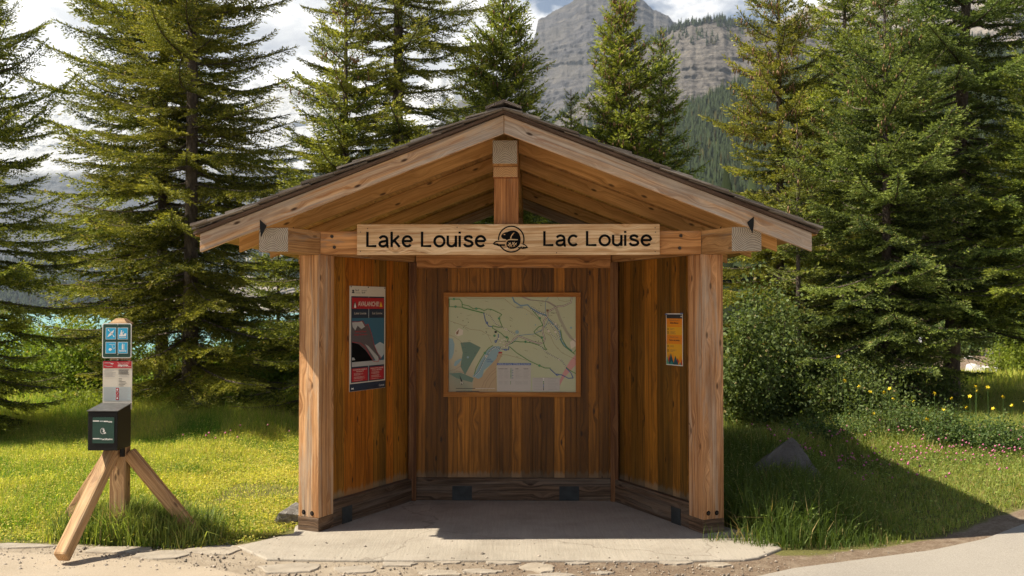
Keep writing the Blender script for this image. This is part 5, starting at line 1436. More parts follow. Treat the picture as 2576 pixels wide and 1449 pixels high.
def clov(n_try, xr, yr, dens_f, h_f, size, mat, seed, name, label, cat='ground cover'):
    rng = np.random.RandomState(seed)
    X = rng.uniform(*xr, n_try); Y = rng.uniform(*yr, n_try)
    keep = rng.random_sample(n_try) < dens_f(X, Y); X = X[keep]; Y = Y[keep]; n = len(X)
    Z = gz(X, Y)+h_f(X, Y)*rng.uniform(.2, 1.0, n)
    d = rng.normal(0, 1, (n, 3)); d[:, 2] *= .35
    d, s, u = quat_basis(d, rng.normal(0, .35, (n, 3))+np.array([0, 0, 1]))
    P = np.stack([X, Y, Z], 1); ll = size*rng.uniform(.6, 1.5, n)[:, None]
    V = np.stack([P, P+d*ll*.5+s*ll*.33, P+d*ll, P+d*ll*.5-s*ll*.33], 1)
    C = np.stack([np.clip(rng.normal(.6, .25, n), 0, 1), np.where(rng.random_sample(n) < .05, .5, 0), rng.uniform(.3, 1, n)], 1)
    o = link(name, np_mesh(name, V.reshape(-1, 3), np.arange(n*4).reshape(-1, 4), [M[mat]], np.repeat(C, 4, 0))); tag(o, label, cat, kind='stuff')
def occl(X, Y):     # footprint of the building
    ax = np.abs(X+.0)
    return ~((Y > 7.15) & (Y < 11.95) & (ax < np.where(Y < 9.5, 1.75-(Y-7.3)*.42, 1.0+(Y-9.7)*.4)))
def dl(X, Y):
    e = Y-near_edge(X); d = sstep(-.03, .16, e)*occl(X, Y)
    patch = fbm(X*1.1+9, Y*1.1, 4, 5)
    bare = np.where((X > -2.6) & (Y < 9.5), sstep(.60, .40, patch), 1.0)
    return d*np.clip(bare, .22, 1)*np.clip(1.25-(Y-7)*.07, .3, 1)
def bumpf(X, Y, cx, cy, r): return np.exp(-((X-cx)**2+(Y-cy)**2)/(r*r))
def hl(X, Y):
    h = .024+.034*fbm(X*3, Y*3, 3, 8)
    h = h+.10*sstep(-2.7, -3.4, X)*sstep(7.2, 8.0, Y)+.12*bumpf(X, Y, SPX+.25, SPY+.25, .5)+.13*bumpf(X, Y, SPX+.0, SPY-.12, .33)+.16*bumpf(X, Y, SPX-.38, SPY-.02, .22)
    h = h+.20*sstep(11.6, 13.4, Y+.6*(fbm(X*.8, Y*.8, 3, 2)-.5))
    e = Y-near_edge(X)
    return h*(.55+.45*sstep(0, .5, e))
def tl(X, Y, t, dry, rng):
    worn = sstep(-2.7, -2.0, X)*sstep(10, 8, Y)
    p = fbm(X*2.3, Y*2.3, 3, 77)
    dry = np.where(rng.random_sample(len(X)) < .13+.30*worn+.22*sstep(.48, .65, p), .8, 0)
    green = np.clip(.9*bumpf(X, Y, SPX+.3, SPY+.2, .8)+sstep(-3.3, -4.0, X)*.35+.7*sstep(.55, .68, fbm(X*1.7+4, Y*1.7, 3, 41)), 0, 1)
    return np.clip(t+.12-.75*green, 0, 1), dry*(1-.7*green)
blades(330000, (-7.6, -1.2), (6.6, 18), dl, hl, .0062, 'grass', 31, 'lawn_grass', 'sunny yellow-green lawn grass left of the shelter', tintf=tl)
clov(170000, (-6.5, -1.4), (6.7, 13), lambda X, Y: dl(X, Y)*.8, lambda X, Y: hl(X, Y)*.85, .018, 'grass', 32, 'lawn_weeds', 'broad-leaved weeds and clover in the sunny lawn')
def dr(X, Y):
    e = Y-near_edge(X); d = sstep(-.02, .14, e)*occl(X, Y)
    return d*np.clip(1.2-(Y-7)*.08, .25, 1)
def hr(X, Y):
    h = .05+.02*fbm(X*2, Y*2, 3, 8)
    tall = np.maximum(sstep(3.05, 2.35, X-.12*(Y-7.4)+.3*(fbm(X*1.5, Y*1.5, 3, 9)-.5))*sstep(11.5, 10.3, Y), 0)
    h = h+.25*tall*sstep(0, .45, Y-near_edge(X))+.03*tall
    h = h+.20*sstep(9.9, 11.3, Y+.8*(fbm(X*.9, Y*.9, 3, 4)-.5))
    return h
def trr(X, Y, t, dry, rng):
    lush_shade = sstep(3.2, 2.5, X-.12*(Y-7.4))*sstep(11, 9.8, Y)  # tall deep-green grass; tint also paints in the shade beside the shelter
    return np.clip((t+.15)*(1-.8*lush_shade), 0, 1), np.where(rng.random_sample(len(X)) < .14*(1-.7*lush_shade), .75, 0)
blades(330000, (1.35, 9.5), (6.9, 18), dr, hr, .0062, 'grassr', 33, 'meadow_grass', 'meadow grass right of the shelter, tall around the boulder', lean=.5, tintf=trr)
clov(130000, (1.6, 9), (7.1, 15), lambda X, Y: dr(X, Y)*np.clip(.35+.65*sstep(8.5, 10, Y), 0, 1), lambda X, Y: hr(X, Y)*.95, .021, 'grassr', 34, 'meadow_weeds', 'clover leaves and herbs in the meadow')
blades(60000, (-14, 14), (17.5, 34), lambda X, Y: np.ones_like(X)*.9, lambda X, Y: .3+0*X, .02, 'grass', 35, 'rough_grass', 'rough grass under the trees towards the lake')
# behind the shelter
blades(26000, (-1.6, 2.0), (11.9, 17), lambda X, Y: np.ones_like(X)*.9, lambda X, Y: .12+0*X, .008, 'grassr', 36, 'back_grass', 'grass in the shade behind the shelter')

blades(26000, (SPX-.55, SPX+.75), (SPY-.28, SPY+.75), lambda X, Y: np.exp(-((X-SPX-.08)**2/.16+(Y-SPY-.12)**2/.10))*sstep(0, .1, Y-near_edge(X)), lambda X, Y: .30-.16*np.clip(np.hypot(X-SPX, Y-SPY), 0, 1), .0065, 'grassr', 39, 'tall_grass', 'tall green grass tufts round the foot of the signpost', lean=.5)
# pink clover heads (uncountable) and separate yellow flowers
M['pink'] = plain('clover pink', (.55, .16, .27), .7); M['yel'] = plain('flower yellow', (.85, .62, .02), .6); M['stem'] = plain('flower stem', (.08, .15, .03), .7)
n = 420; rng = np.random.RandomState(5)
X = np.concatenate([rng.uniform(2.6, 7.2, n), rng.uniform(-3.6, -2.0, 14)]); Y = np.concatenate([rng.normal(9.9, .55, n)+.12*rng.uniform(-3, 3, n), rng.uniform(10.5, 12.5, 14)])
Z = gz(X, Y)+hr(X, Y)*.8+rng.uniform(.03, .12, len(X)); Z[-14:] = gz(X[-14:], Y[-14:])+.3
r_ = rng.uniform(.008, .015, len(X))
ico = np.array([[1, 0, 0], [0, 1, 0], [-1, 0, 0], [0, -1, 0], [0, 0, 1.0], [0, 0, -.8]])
VV = ico[None]*r_[:, None, None]+np.stack([X, Y, Z], 1)[:, None]; FF = ft[None]+(np.arange(len(X))*6)[:, None, None]
o = link('clover_flowers', np_mesh('clover_flowers', VV.reshape(-1, 3), FF.reshape(-1, 3), [M['pink']])); tag(o, 'many small pink clover heads dotted through the meadow', 'flowers', kind='stuff')
mb = MB()
for i in range(5):
    a = i*1.2566; c, s = math.cos(a), math.sin(a); c2, s2 = math.cos(a+.5), math.sin(a+.5); c0, s0 = math.cos(a-.5), math.sin(a-.5)
    mb.face([(0, 0, 0), (.014*c0, .014*s0, .006), (.024*c, .024*s, .010), (.014*c2, .014*s2, .006)], None, (1, 1, 1), M['yel'])
    mb.face([(0, 0, 0), (.014*c2, .014*s2, .003), (.022*c, .022*s, -.012), (.014*c0, .014*s0, .003)], None, (1, 1, 1), M['yel'])
head_me = mb.build('petals'); mb = MB(); mb.cyl((0, 0, 0), (.01, 0, .42), .0022, .0015, M['stem'], 5); stem_o = mb.build('stem')
ypix = [(2106, 897), (2125, 958), (2163, 972), (2190, 985), (2222, 987), (2236, 978), (2247, 1003), (2396, 1002), (2440, 997), (2452, 973), (2455, 983), (2486, 974), (2525, 999), (2545, 1020), (2576, 1010), (2610, 995), (2500, 1028), (2580, 1040), (2430, 1025), (2370, 1030), (2350, 990), (2300, 1010), (2200, 1040), (2330, 1055)]
root0 = None
for i, (px, py) in enumerate(ypix):
    Yf = 11.0+.5*math.sin(i*2.1); p = at(px, py, Yf)
    root = empty('yellow_flower', (p.x, Yf, p.z-.42), i*1.3)
    tag(root, 'small yellow flower on a thin stem above the meadow plants', 'flower', 'yellow flowers in the meadow')
    hd = head_me if i == 0 else head_me.copy(); st = stem_o if i == 0 else stem_o.copy()
    if i: COL.objects.link(hd); COL.objects.link(st)
    hd.parent = root; st.parent = root; hd.location = (.01, 0, .42); hd.rotation_euler = (R(50), .2*math.sin(i*3), i)
#@@FAR
# ------------------------------------------------------------------ lake and creek
m, nt, b_ = new_mat('glacier lake water')
tc = N(nt, 'ShaderNodeTexCoord'); n1 = noise(nt, mapping(nt, tc.outputs['Object'], (.05, .25, 1)), 1, 5, .6)
b_.inputs['Base Color'].default_value = (.18, .44, .43, 1); b_.inputs['Roughness'].default_value = .25
bump(nt, b_, n1, .3); M['lake'] = m
bm = bmesh.new(); bm.faces.new([bm.verts.new(p) for p in ((-3500, 62, -2.05), (70, 62, -2.05), (300, 2500, -2.05), (-3500, 2500, -2.05))])
me = bpy.data.meshes.new('lake'); bm.to_mesh(me); bm.free(); me.materials.append(M['lake']); tag(link('lake', me), kind='structure')
m, nt, b_ = new_mat('creek water')
tc = N(nt, 'ShaderNodeTexCoord'); n1 = noise(nt, mapping(nt, tc.outputs['Object'], (1.5, 6, 1)), 1, 5, .6)
b_.inputs['Base Color'].default_value = (.22, .30, .28, 1); b_.inputs['Roughness'].default_value = .12; bump(nt, b_, n1, .04); M['creek'] = m
zc_ = -.62
pts = [(14.2, 26.0), (15.5, 30.5), (20, 34.5), (30, 40), (30, 36.5), (19.5, 30), (17, 25.5)]
bm = bmesh.new(); f_ = bm.faces.new([bm.verts.new((x, y, zc_)) for x, y in pts[::-1]]); bm.normal_update()
if f_.normal.z < 0: f_.normal_flip()
me = bpy.data.meshes.new('creek'); bm.to_mesh(me); bm.free(); me.materials.append(M['creek']); tag(link('creek', me), kind='structure')
# boulders along the creek
rmesh = [rock_mesh(s) for s in (31, 32, 33, 34)]
M['rockpale'] = M['rock'].copy(); 
m, nt, b_ = new_mat('pale river stone'); tc = N(nt, 'ShaderNodeTexCoord'); n1 = noise(nt, tc.outputs['Object'], 3, 5, .6)
L(nt, ramp(nt, n1, [(.3, (.42, .39, .36)), (.7, (.68, .64, .60))]).outputs[0], b_.inputs['Base Color']); b_.inputs['Roughness'].default_value = .9
for q in rmesh: q.materials.clear(); q.materials.append(m)
rng = random.Random(9)
for i in range(46):
    if i < 24: px, py, s = rng.uniform(2425, 2500), rng.uniform(872, 935), rng.uniform(.16, .38)
    elif i < 38: px, py, s = rng.uniform(2440, 2580), rng.uniform(925, 940), rng.uniform(.18, .4)
    else: px, py, s = rng.uniform(2450, 2580), rng.uniform(968, 985), rng.uniform(.15, .34)
    Yr = (48-(py-872)*.22) if i < 24 else (33 if i < 38 else 24.5)
    p = at(px, py, Yr)
    o = link('river_stone', rmesh[i % 4], None, (p.x, Yr, p.z)); o.scale = (s*1.3, s, s*.8); o.rotation_euler = (0, 0, i*1.1)
    tag(o, ['pale stone heaped on the far creek bank', 'pale stone at the water line across the creek', 'stone on the near creek bank'][0 if i < 24 else (1 if i < 38 else 2)], 'stone', ['stones heaped on the far bank', 'stones at the water line', 'stones on the near creek bank'][0 if i < 24 else (1 if i < 38 else 2)])
# bank soil under the stones
bm = bmesh.new(); f_ = None
bank = [[(13.5+i*2.3, y, z_) for i in range(8)] for y, z_ in ((34.2, -.75), (36, -.45), (40, -.25), (46, .05), (52, .1))]
vr = [[bm.verts.new((x, y+i_*1.1, z+.1*math.sin(i_*2.1+y))) for i_, (x, y, z) in enumerate(row)] for row in bank]
for a, b in zip(vr, vr[1:]):
    for k in range(7): bm.faces.new((a[k], a[k+1], b[k+1], b[k]))
me = bpy.data.meshes.new('creek_bank'); bm.to_mesh(me); bm.free(); me.materials.append(M['soil']); tag(link('creek_bank', me), kind='structure')
# log fence on the far bank
fe = empty('log_fence', (px2x(2505, 50), 50, 0)); tag(fe, 'rustic round-log fence on the far creek bank at right', 'fence')
zf = 1.64-(797-779)*50/F
for k, x in enumerate((-.2, 1.6, 3.4)):
    mb = MB(); mb.cyl((x, 0, -.2), (x, 0, zf+.15-.0*k), .13, .13, M['log'], 10); mb.build('post', fe)
for z_ in (zf-.1, zf-.9):
    mb = MB(); mb.cyl((-1.2, -.05, z_), (3.9, -.05, z_), .1, .1, M['log'], 10); mb.build('rail', fe)

# ------------------------------------------------------------------ people far off
def person(px, Y, zfeet, hgt, label, shirt, trous, hair, rz=0, cap=None):
    S = hgt/1.75
    root = empty('person', (px2x(px, Y), Y, zfeet), rz); tag(root, label, 'person')
    J = {'pelvis': (0, 0, .95), 'belly': (0, 0, 1.12), 'chest': (0, .01, 1.34), 'neck': (0, 0, 1.49), 'head': (0, -.01, 1.60), 'crown': (0, 0, 1.70)}
    pts = list(J.values()); rad = [.14, .13, .15, .055, .085, .075]; ed = [(0, 1), (1, 2), (2, 3), (3, 4), (4, 5)]
    for sg in (-1, 1):
        b = len(pts)
        pts += [(sg*.1, 0, .9), (sg*.11, -.02, .50), (sg*.12, .03, .09), (sg*.12, -.12, .04)]; rad += [.095, .062, .042, .04]; ed += [(0, b), (b, b+1), (b+1, b+2), (b+2, b+3)]
        b = len(pts)
        pts += [(sg*.19, 0, 1.42), (sg*.25, .02, 1.15), (sg*.22, -.12, .93), (sg*.21, -.17, .85)]; rad += [.06, .045, .034, .03]; ed += [(2, b), (b, b+1), (b+1, b+2), (b+2, b+3)]
    me = bpy.data.meshes.new('body'); me.from_pydata([tuple(c*S for c in p) for p in pts], ed, [])
    o = link('body', me, root); sk = o.modifiers.new('skin', 'SKIN'); o.modifiers.new('sub', 'SUBSURF').render_levels = 1
    for v, r in zip(me.skin_vertices[0].data, rad): v.radius = (r*S, r*S)
    me.skin_vertices[0].data[0].use_root = True
    mm, nt, b_ = new_mat('figure'); tc = N(nt, 'ShaderNodeTexCoord'); sz = N(nt, 'ShaderNodeSeparateXYZ'); L(nt, tc.outputs['Object'], sz.inputs[0])
    rp = ramp(nt, mth(nt, 'DIVIDE', sz.outputs[2], 1.75*S), [(0, (.03, .03, .03)), (.05, trous), (.54, shirt), (.865, (.5, .3, .2))]); rp.color_ramp.interpolation = 'CONSTANT'
    L(nt, rp.outputs[0], b_.inputs['Base Color']); b_.inputs['Roughness'].default_value = .8
    me.materials.append(mm)
    bm = bmesh.new(); bmesh.ops.create_icosphere(bm, subdivisions=2, radius=.105*S)
    for v in bm.verts: v.co = Vector((v.co.x*.9, v.co.y, v.co.z*.8)) + Vector((0, .015, 1.67*S))
    if cap:
        r = bmesh.ops.create_cone(bm, segments=12, radius1=.12*S, radius2=.10*S, depth=.02, cap_ends=True)
        for v in r['verts']: v.co += Vector((0, -.09*S, 1.68*S))
    hm = bpy.data.meshes.new('hair'); bm.to_mesh(hm); bm.free(); hm.materials.append(plain('hair or cap', cap or hair, .8)); link('cap' if cap else 'hair', hm, root)
person(2488, 48, 1.64-(895-779)*48/F, 1.7, 'person in dark clothes and a red cap walking on the far creek bank', (.05, .04, .07), (.04, .04, .05), (.03, .02, .02), .8, cap=(.6, .03, .03))
person(2505, 49, 1.64-(897-779)*49/F, 1.65, 'person in dark clothes with dark hair beside the one in the red cap', (.09, .07, .10), (.10, .10, .12), (.03, .02, .02), 2.2)
person(2322, 40, 1.64-(935-779)*40/F, 1.65, 'person in white and lavender clothes half hidden by a trunk', (.62, .60, .68), (.55, .54, .58), (.05, .03, .02), 2.0)
person(752, 34, 1.64-(925-779)*34/F, 1.5, 'person with dark hair and a pale grey shirt by the lake', (.45, .44, .5), (.10, .12, .2), (.02, .015, .012), 3.0)

# ------------------------------------------------------------------ mountains
def mountain(name, prof, Yc, Yb, zb, nx, nz, gexp, amp, seed, mat, bandamp=0.0, rough=1.0, scale=1.0):
    pxs = np.linspace(prof[0][0], prof[-1][0], nx); pys = np.interp(pxs, [p[0] for p in prof], [p[1] for p in prof])
    tx = (pxs-1288)/F
    zc = CAMZ+(779-pys)/F*Yc
    zc = zc+(fbm(pxs*.05*rough, pxs*0, 6, seed)-.5)*amp*.35
    t = np.linspace(0, 1, nz)[:, None]
    Yd = Yb+(Yc-Yb)*t+0*tx[None]
    X = tx[None]*Yd
    z = zb+(zc[None]-zb)*(t**gexp)
    sc = scale/(Yc*.05)
    rd = ridged(X*sc*2.2+seed, t*2.5+X*sc*.3, 6, seed)-.5
    fb = fbm(X*sc*9, z*sc*9, 5, seed+5)-.5
    mask = np.sin(np.pi*np.clip(t, 0, 1))**.6*.9+.1
    fb2 = fbm(X*sc*7, z*sc*26, 5, seed+11)-.5
    vg = ridged(X*sc*3.3+seed*3, z*sc*.6, 5, seed+21)-.5
    Yd = Yd-amp*(rd*.30+fb*.30+fb2*.35+vg*.45)*mask
    X = tx[None]*Yd
    if bandamp: 
        st = z/bandamp*.8 + (fbm(X*sc*1.5, z*sc, 3, seed+9)-.5)*2.5
        bd = np.tanh(7*(fbm(st, X*sc*.5, 3, seed+31)-.5)); Yd = Yd+bandamp*.75*bd*mask; z = z+bandamp*.10*bd*mask
    # back side
    Xb = tx[None]*(Yc*1.15); V = np.concatenate([np.stack([X, Yd, z], 2), np.stack([Xb, np.full_like(Xb, Yc*1.15), np.full_like(Xb, zb)], 2)], 0)
    I = np.arange(V.shape[0]*nx).reshape(V.shape[0], nx)
    Fq = np.stack([I[:-1, :-1].ravel(), I[:-1, 1:].ravel(), I[1:, 1:].ravel(), I[1:, :-1].ravel()], 1)
    o = link(name, np_mesh(name, V.reshape(-1, 3), Fq, [mat], None, False)); tag(o, kind='structure')
    return X, Yd, z
def rockmat(name, c1, c2, c3, sxy, sz, bumpd, snow=None, forest=None, vert=False, scree=None):
    m, nt, b = new_mat(name); geo = N(nt, 'ShaderNodeNewGeometry'); P = geo.outputs['Position']
    n1 = noise(nt, mapping(nt, P, (sxy, sxy, sz)), 1, 7, .7, .4)
    n2 = noise(nt, P, sxy*1.3, 5, .6)
    n3 = noise(nt, mapping(nt, P, (sxy*5, sxy*5, sz*.25)), 1, 6, .65)
    f = mth(nt, 'ADD', mth(nt, 'MULTIPLY', n1, .6), mth(nt, 'MULTIPLY', n3, .4))
    col = ramp(nt, f, [(.34, c1), (.5, c2), (.66, c3)]).outputs[0]
    crk = N(nt, 'ShaderNodeTexNoise'); crk.inputs['Scale'].default_value = 1; crk.inputs['Detail'].default_value = 6; crk.inputs['Roughness'].default_value = .6
    L(nt, mapping(nt, P, (sxy*1.2, sxy*1.2, sz*6)), crk.inputs['Vector'])
    cm = ramp(nt, crk.outputs['Fac'], [(.44, (.45, .45, .47)), (.5, (1, 1, 1)), (.60, (1.12, 1.1, 1.06))])
    col = mixc(nt, .55, col, cm.outputs[0], 'MULTIPLY')
    vcn = noise(nt, mapping(nt, P, (sxy*9, sxy*9, sz*.35)), 1, 6, .65, .3)
    col = mixc(nt, .8, col, ramp(nt, vcn, [(.40, (.42, .42, .45)), (.49, (1, 1, 1)), (.62, (1.15, 1.13, 1.1))]).outputs[0], 'MULTIPLY')
    col = mixc(nt, ramp(nt, n2, [(.45, (0, 0, 0)), (.65, (.5, .5, .5))]).outputs[0], col, tuple(c*.8 for c in c3))
    sz_ = N(nt, 'ShaderNodeSeparateXYZ'); L(nt, P, sz_.inputs[0])
    if forest:
        fz0, fz1, fc, fs = forest
        fn = noise(nt, P, fs, 6, .7)
        zz = mth(nt, 'ADD', mth(nt, 'DIVIDE', mth(nt, 'SUBTRACT', sz_.outputs[2], fz0), fz1-fz0), mth(nt, 'MULTIPLY', mth(nt, 'SUBTRACT', fn, .5), 3.2))
        fm = ramp(nt, zz, [(.42, (1, 1, 1)), (.55, (0, 0, 0))])
        col = mixc(nt, fm.outputs[0], col, fc)
    if snow:
        z0, z1, sn_, amt = snow
        nn = noise(nt, mapping(nt, P, (sn_*.7, sn_*.7, sn_*6.5)), 1, 8, .66, .6)
        sl = N(nt, 'ShaderNodeSeparateXYZ'); L(nt, geo.outputs['Normal'], sl.inputs[0])
        zz = mth(nt, 'DIVIDE', mth(nt, 'SUBTRACT', sz_.outputs[2], z0), z1-z0, True)
        s = mth(nt, 'ADD', mth(nt, 'ADD', mth(nt, 'MULTIPLY', zz, .55), mth(nt, 'MULTIPLY', nn, 1.5)), mth(nt, 'MULTIPLY', sl.outputs[2], .3))
        sm = ramp(nt, s, [(min(.93, amt), (0, 0, 0)), (min(.98, amt+.035), (1, 1, 1))])
        s = sm
        col = mixc(nt, mth(nt, 'MULTIPLY', sm.outputs[0], ramp(nt, zz, [(.0, (0, 0, 0)), (.12, (1, 1, 1))]).outputs[0]), col, (.66, .66, .67))
    L(nt, col, b.inputs['Base Color']); b.inputs['Roughness'].default_value = 1; b.inputs['Specular IOR Level'].default_value = .05
    bump(nt, b, mth(nt, 'ADD', n1, mth(nt, 'MULTIPLY', n3, .7)), bumpd)
    return m
M['glacier'] = rockmat('glaciated rock', (.06, .062, .07), (.11, .11, .115), (.18, .175, .17), .004, .03, 30, snow=(560, 1000, .0022, .85))
mountain('glacier_mountain', [(-1700, 330), (-900, 260), (-400, 300), (-150, 275), (0, 262), (90, 250), (148, 236), (217, 243), (330, 232), (480, 222), (560, 214), (640, 206), (700, 209), (760, 216), (815, 207), (870, 222), (940, 250), (1020, 230), (1060, 200), (1085, 182), (1110, 172), (1140, 178), (1200, 220), (1400, 280)], 5600, 2600, -5, 620, 170, 1.25, 95, 3, M['glacier'], bandamp=55)
M['peak'] = rockmat('banded peak rock', (.06, .06, .066), (.105, .10, .105), (.19, .17, .145), .006, .05, 16)
mountain('rocky_peak', [(1000, 420), (1150, 260), (1260, 190), (1330, 110), (1347, 84), (1354, 50), (1400, 24), (1432, 4), (1470, -25), (1520, -38), (1570, -30), (1622, -2), (1646, 20), (1712, 55), (1800, 95), (1900, 120)], 2700, 1300, -5, 380, 200, 1.1, 62, 8, M['peak'], bandamp=20)
M['cliff'] = rockmat('cliff rock', (.085, .076, .070), (.155, .138, .124), (.24, .212, .185), .014, .11, 9)
CX, CY, CZ = mountain('cliff_ridge', [(1330, 360), (1450, 250), (1560, 170), (1650, 90), (1712, 58), (1745, 50), (1780, 45), (1830, 48), (1885, 58), (1950, 66), (2050, 72), (2200, 80), (2500, 90)], 1500, 900, -5, 320, 170, 1.0, 26, 15, M['cliff'], bandamp=9)
M['brownpeak'] = rockmat('bare brown rock', (.20, .17, .145), (.32, .275, .23), (.42, .36, .29), .006, .03, 14, forest=(430, 560, (.03, .045, .03), .01))
mountain('bare_ridge', [(1800, 110), (1900, 72), (1970, 45), (2030, 15), (2120, -5), (2300, -60), (2500, -90), (2800, -100), (4000, -40)], 2600, 1500, -5, 220, 110, 1.1, 110, 21, M['brownpeak'], bandamp=50)
M['scree'] = rockmat('scree slope', (.26, .245, .225), (.36, .34, .31), (.45, .425, .385), .012, .02, 5, forest=(30, 130, (.028, .045, .03), .02))
SX, SY, SZ = mountain('scree_slope', [(-1700, 600), (-500, 640), (-100, 650), (60, 655), (200, 660), (330, 650), (450, 640), (560, 600), (640, 540), (700, 500), (760, 455), (820, 425), (900, 395), (1000, 350), (1150, 330), (1400, 330)], 2100, 1350, -5, 300, 100, 1.0, 90, 27, M['scree'], bandamp=25)
M['warmcliff'] = rockmat('warm lakeside cliff rock', (.22, .185, .155), (.38, .33, .28), (.50, .44, .37), .03, .05, 5)
QX, QY, QZ = mountain('lakeside_cliff', [(380, 779), (440, 745), (500, 715), (560, 700), (620, 690), (700, 694), (760, 700), (850, 690), (1000, 650)], 1250, 1150, -5, 160, 60, .8, 22, 33, M['warmcliff'], bandamp=12)
# forested slope (ground) and its wood
M['hill'] = plain('forest floor', (.035, .042, .025), .95, var=.4, vscale=.05)
HX, HY, HZ = mountain('forested_hill', [(1150, 560), (1300, 480), (1450, 420), (1600, 360), (1700, 310), (1760, 272), (1850, 225), (1950, 190), (2100, 165), (2300, 150), (2600, 140), (3000, 140), (4300, 190)], 850, 330, -3, 320, 110, 1.05, 22, 41, M['hill'])
m, nt, b_ = new_mat('far conifer'); a_ = N(nt, 'ShaderNodeAttribute'); a_.attribute_name = 'tint'
L(nt, mixc(nt, 1.0, (.030, .040, .018), a_.outputs['Color'], 'MULTIPLY'), b_.inputs['Base Color']); b_.inputs['Roughness'].default_value = 1; b_.inputs['Specular IOR Level'].default_value = .05
M['farcon'] = m
def wood_mass(name, P, hgt, rad, label, seed):
    rng = np.random.RandomState(seed); n = len(P)
    h = hgt*rng.uniform(.6, 1.25, n); r = rad*rng.uniform(.75, 1.25, n)
    k = 5; a = np.arange(k)*6.28318/k
    V = []; 
    tiers = ((.05, 1.0, .5), (.35, .72, .8), (.62, .42, 1.03))
    Vs = []; Fs = []; off = 0
    for zb_, rr, zt_ in tiers:
        ring = np.stack([np.cos(a), np.sin(a), 0*a], 1)[None]*(r*rr)[:, None, None]*rng.uniform(.7, 1.3, (n, k, 1))
        ring[:, :, 2] = (h*zb_)[:, None]+rng.uniform(-.05, .05, (n, k))*h[:, None]
        top = np.zeros((n, 1, 3)); top[:, 0, 2] = h*zt_
        Vs.append(np.concatenate([ring, top], 1)+P[:, None])
        f = np.array([[i, (i+1) % k, k] for i in range(k)])
        Fs.append(f[None]+(np.arange(n)*(k+1))[:, None, None]+off); off += n*(k+1)
    C = rng.uniform(.55, 1.5, (n, 1))*np.ones((1, 3)); br = rng.random_sample(n) < .10; C[br] *= np.array([1.7, 1.15, .9])
    C = np.concatenate([np.repeat(C, k+1, 0)]*3)
    o = link(name, np_mesh(name, np.concatenate([v.reshape(-1, 3) for v in Vs]), np.concatenate([f.reshape(-1, 3) for f in Fs]), [M['farcon']], C)); tag(o, label, 'forest', kind='stuff')
def surf_pts(X, Yd, z, n, seed, tmin=0, tmax=1, cond=None):
    rng = np.random.RandomState(seed); nz_, nx_ = z.shape
    j = rng.uniform(0, nx_-1.001, n); i = rng.uniform(tmin*(nz_-1), tmax*(nz_-1)-.001, n)
    i0 = i.astype(int); j0 = j.astype(int); fi = i-i0; fj = j-j0
    def g(A): A = A+0*z; return (A[i0, j0]*(1-fi)*(1-fj)+A[i0+1, j0]*fi*(1-fj)+A[i0, j0+1]*(1-fi)*fj+A[i0+1, j0+1]*fi*fj)
    P = np.stack([g(X), g(Yd), g(z)], 1)
    if cond is not None: P = P[cond(P, rng)]
    return P
wood_mass('hillside_forest', surf_pts(HX, HY, HZ, 52000, 1), 14, 1.9, 'dense dark conifer forest covering the slope at right', 2)
wood_mass('ridge_trees', np.concatenate([surf_pts(CX, CY, CZ, 1000, 3, .975, 1.0), surf_pts(CX, CY, CZ, 500, 4, .86, 1.0, lambda P, r: fbm(P[:, 0]*.02, P[:, 2]*.02, 4, 3) > .60)]), 10, 1.9, 'thin line of conifers along the crest of the cliff', 5)
wood_mass('scree_trees', np.concatenate([surf_pts(SX, SY, SZ, 9000, 6, .0, 1.0, lambda P, r: (P[:, 2] < 120+90*(fbm(P[:, 0]*.006, P[:, 2]*.01, 4, 8)-.3)) & (r.random_sample(len(P)) < .8)), surf_pts(SX, SY, SZ, 2600, 7, .9, 1.0, lambda P, r: P[:, 0] > -480)]), 20, 4.2, 'dark conifers at the foot and along the edge of the scree slope', 8)
wood_mass('cliff_top_trees', surf_pts(QX, QY, QZ, 900, 9, .93, 1.0), 16, 3, 'conifers along the top and foot of the lakeside cliff', 10)
wood_mass('peak_forest', surf_pts(CX*1.0, CY, CZ, 2500, 12, .30, .78, lambda P, r: (P[:, 0]/P[:, 1]*F+1288 < 1560)), 16, 3.2, 'patch of conifers on the rocky flank left of the cliff', 13)
pt = []
rng = np.random.RandomState(77)
Pn = np.stack([rng.uniform(5, 300, 1500), rng.uniform(75, 420, 1500), np.zeros(1500)], 1); Pn = Pn[(Pn[:, 0] > .12*Pn[:, 1]+4)]; Pn[:, 2] = gz(Pn[:, 0], Pn[:, 1])
wood_mass('valley_forest', Pn, 13, 2.4, 'conifers on the valley floor behind the right group of trees', 14)

# ------------------------------------------------------------------ haze
me = bpy.data.meshes.new('haze'); bm = bmesh.new(); bmesh.ops.create_cube(bm, size=1)
for v in bm.verts: v.co = Vector((v.co.x*13000, 2900+v.co.y*8000*1.0, -12+(v.co.z+.5)*1500))
bm.to_mesh(me); bm.free()
m = bpy.data.materials.new('air'); m.use_nodes = True; nt = m.node_tree; nt.nodes.clear(); out = N(nt, 'ShaderNodeOutputMaterial')
pv = N(nt, 'ShaderNodeVolumePrincipled'); pv.inputs['Color'].default_value = (.70, .82, 1.0, 1); pv.inputs['Density'].default_value = 1.15e-4; pv.inputs['Anisotropy'].default_value = .3
L(nt, pv.outputs[0], out.inputs['Volume']); me.materials.append(m)
hz = link('haze', me); tag(hz, kind='stuff'); hz['label'] = 'pale mountain air between the shelter and the peaks'; hz['category'] = 'haze'

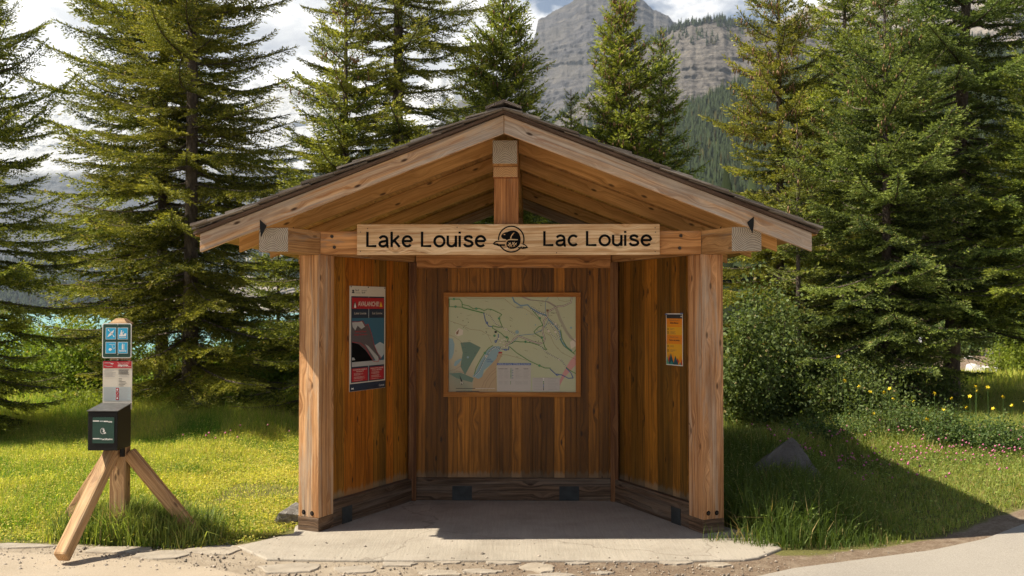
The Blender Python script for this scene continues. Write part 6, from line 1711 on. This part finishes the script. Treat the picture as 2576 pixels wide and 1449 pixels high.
# ------------------------------------------------------------------ light
sv = Vector((-.78, -.115, 1.0)).normalized()
sd_ = bpy.data.lights.new('sun', 'SUN'); sd_.energy = 5.0; sd_.angle = R(.5); sd_.color = (1.0, .92, .76)
so = bpy.data.objects.new('sun', sd_); COL.objects.link(so)
so.rotation_euler = (-sv).to_track_quat('-Z', 'Y').to_euler(); so.location = (-20, -2, 30)
w = bpy.data.worlds.new('World'); scene.world = w; w.use_nodes = True; nt = w.node_tree; bg = nt.nodes['Background']
sky = N(nt, 'ShaderNodeTexSky'); sky.sky_type = 'NISHITA'; sky.sun_disc = False
sky.sun_elevation = math.asin(sv.z); sky.sun_rotation = math.atan2(sv.x, sv.y) % (2*math.pi); sky.altitude = 1700
tc = N(nt, 'ShaderNodeTexCoord'); G_ = tc.outputs['Generated']
c1 = noise(nt, mapping(nt, G_, (1.6, 1.6, 3.4), (.3, .2, .1)), 1.6, 8, .58, .5)
c2 = noise(nt, mapping(nt, G_, (2.2, 2.2, 4.6), (5, 1, 2)), 2.4, 7, .6, .3)
sg2 = N(nt, 'ShaderNodeSeparateXYZ'); L(nt, G_, sg2.inputs[0])
# cumulus over the peaks; unseen banks behind camera added as fill, overhead kept open
bank = ramp(nt, sg2.outputs[2], [(.26, (.27, .27, .27)), (.42, (.0, .0, .0))])
cov = ramp(nt, mth(nt, 'ADD', c1, bank.outputs[0]), [(.62, (0, 0, 0)), (.71, (1, 1, 1))])
shade = ramp(nt, c2, [(.36, (9.5, 9.6, 10.2)), (.48, (17, 16.6, 16)), (.60, (34, 32.5, 30))])
bank_gain = ramp(nt, sg2.outputs[1], [(.0, (.27, .262, .25)), (.3, (.72, .72, .72))])      # banks in view brighter; the added ones behind the camera dimmed to set fill
bank_col = mixc(nt, 1.0, shade.outputs[0], bank_gain.outputs[0], 'MULTIPLY')
L(nt, mixc(nt, cov.outputs[0], sky.outputs[0], bank_col), bg.inputs['Color'])
bg.inputs['Strength'].default_value = .05
vs = scene.view_settings; vs.view_transform = 'Standard'; vs.look = 'None'; vs.exposure = 1.0; vs.gamma = 1.0; vs.use_curve_mapping = False
scene.cycles.use_denoising = True; scene.cycles.max_bounces = 8; scene.cycles.transparent_max_bounces = 8
scene.cycles.volume_bounces = 0; scene.cycles.use_adaptive_sampling = True; scene.cycles.adaptive_threshold = .015
scene.cycles.sample_clamp_indirect = 6
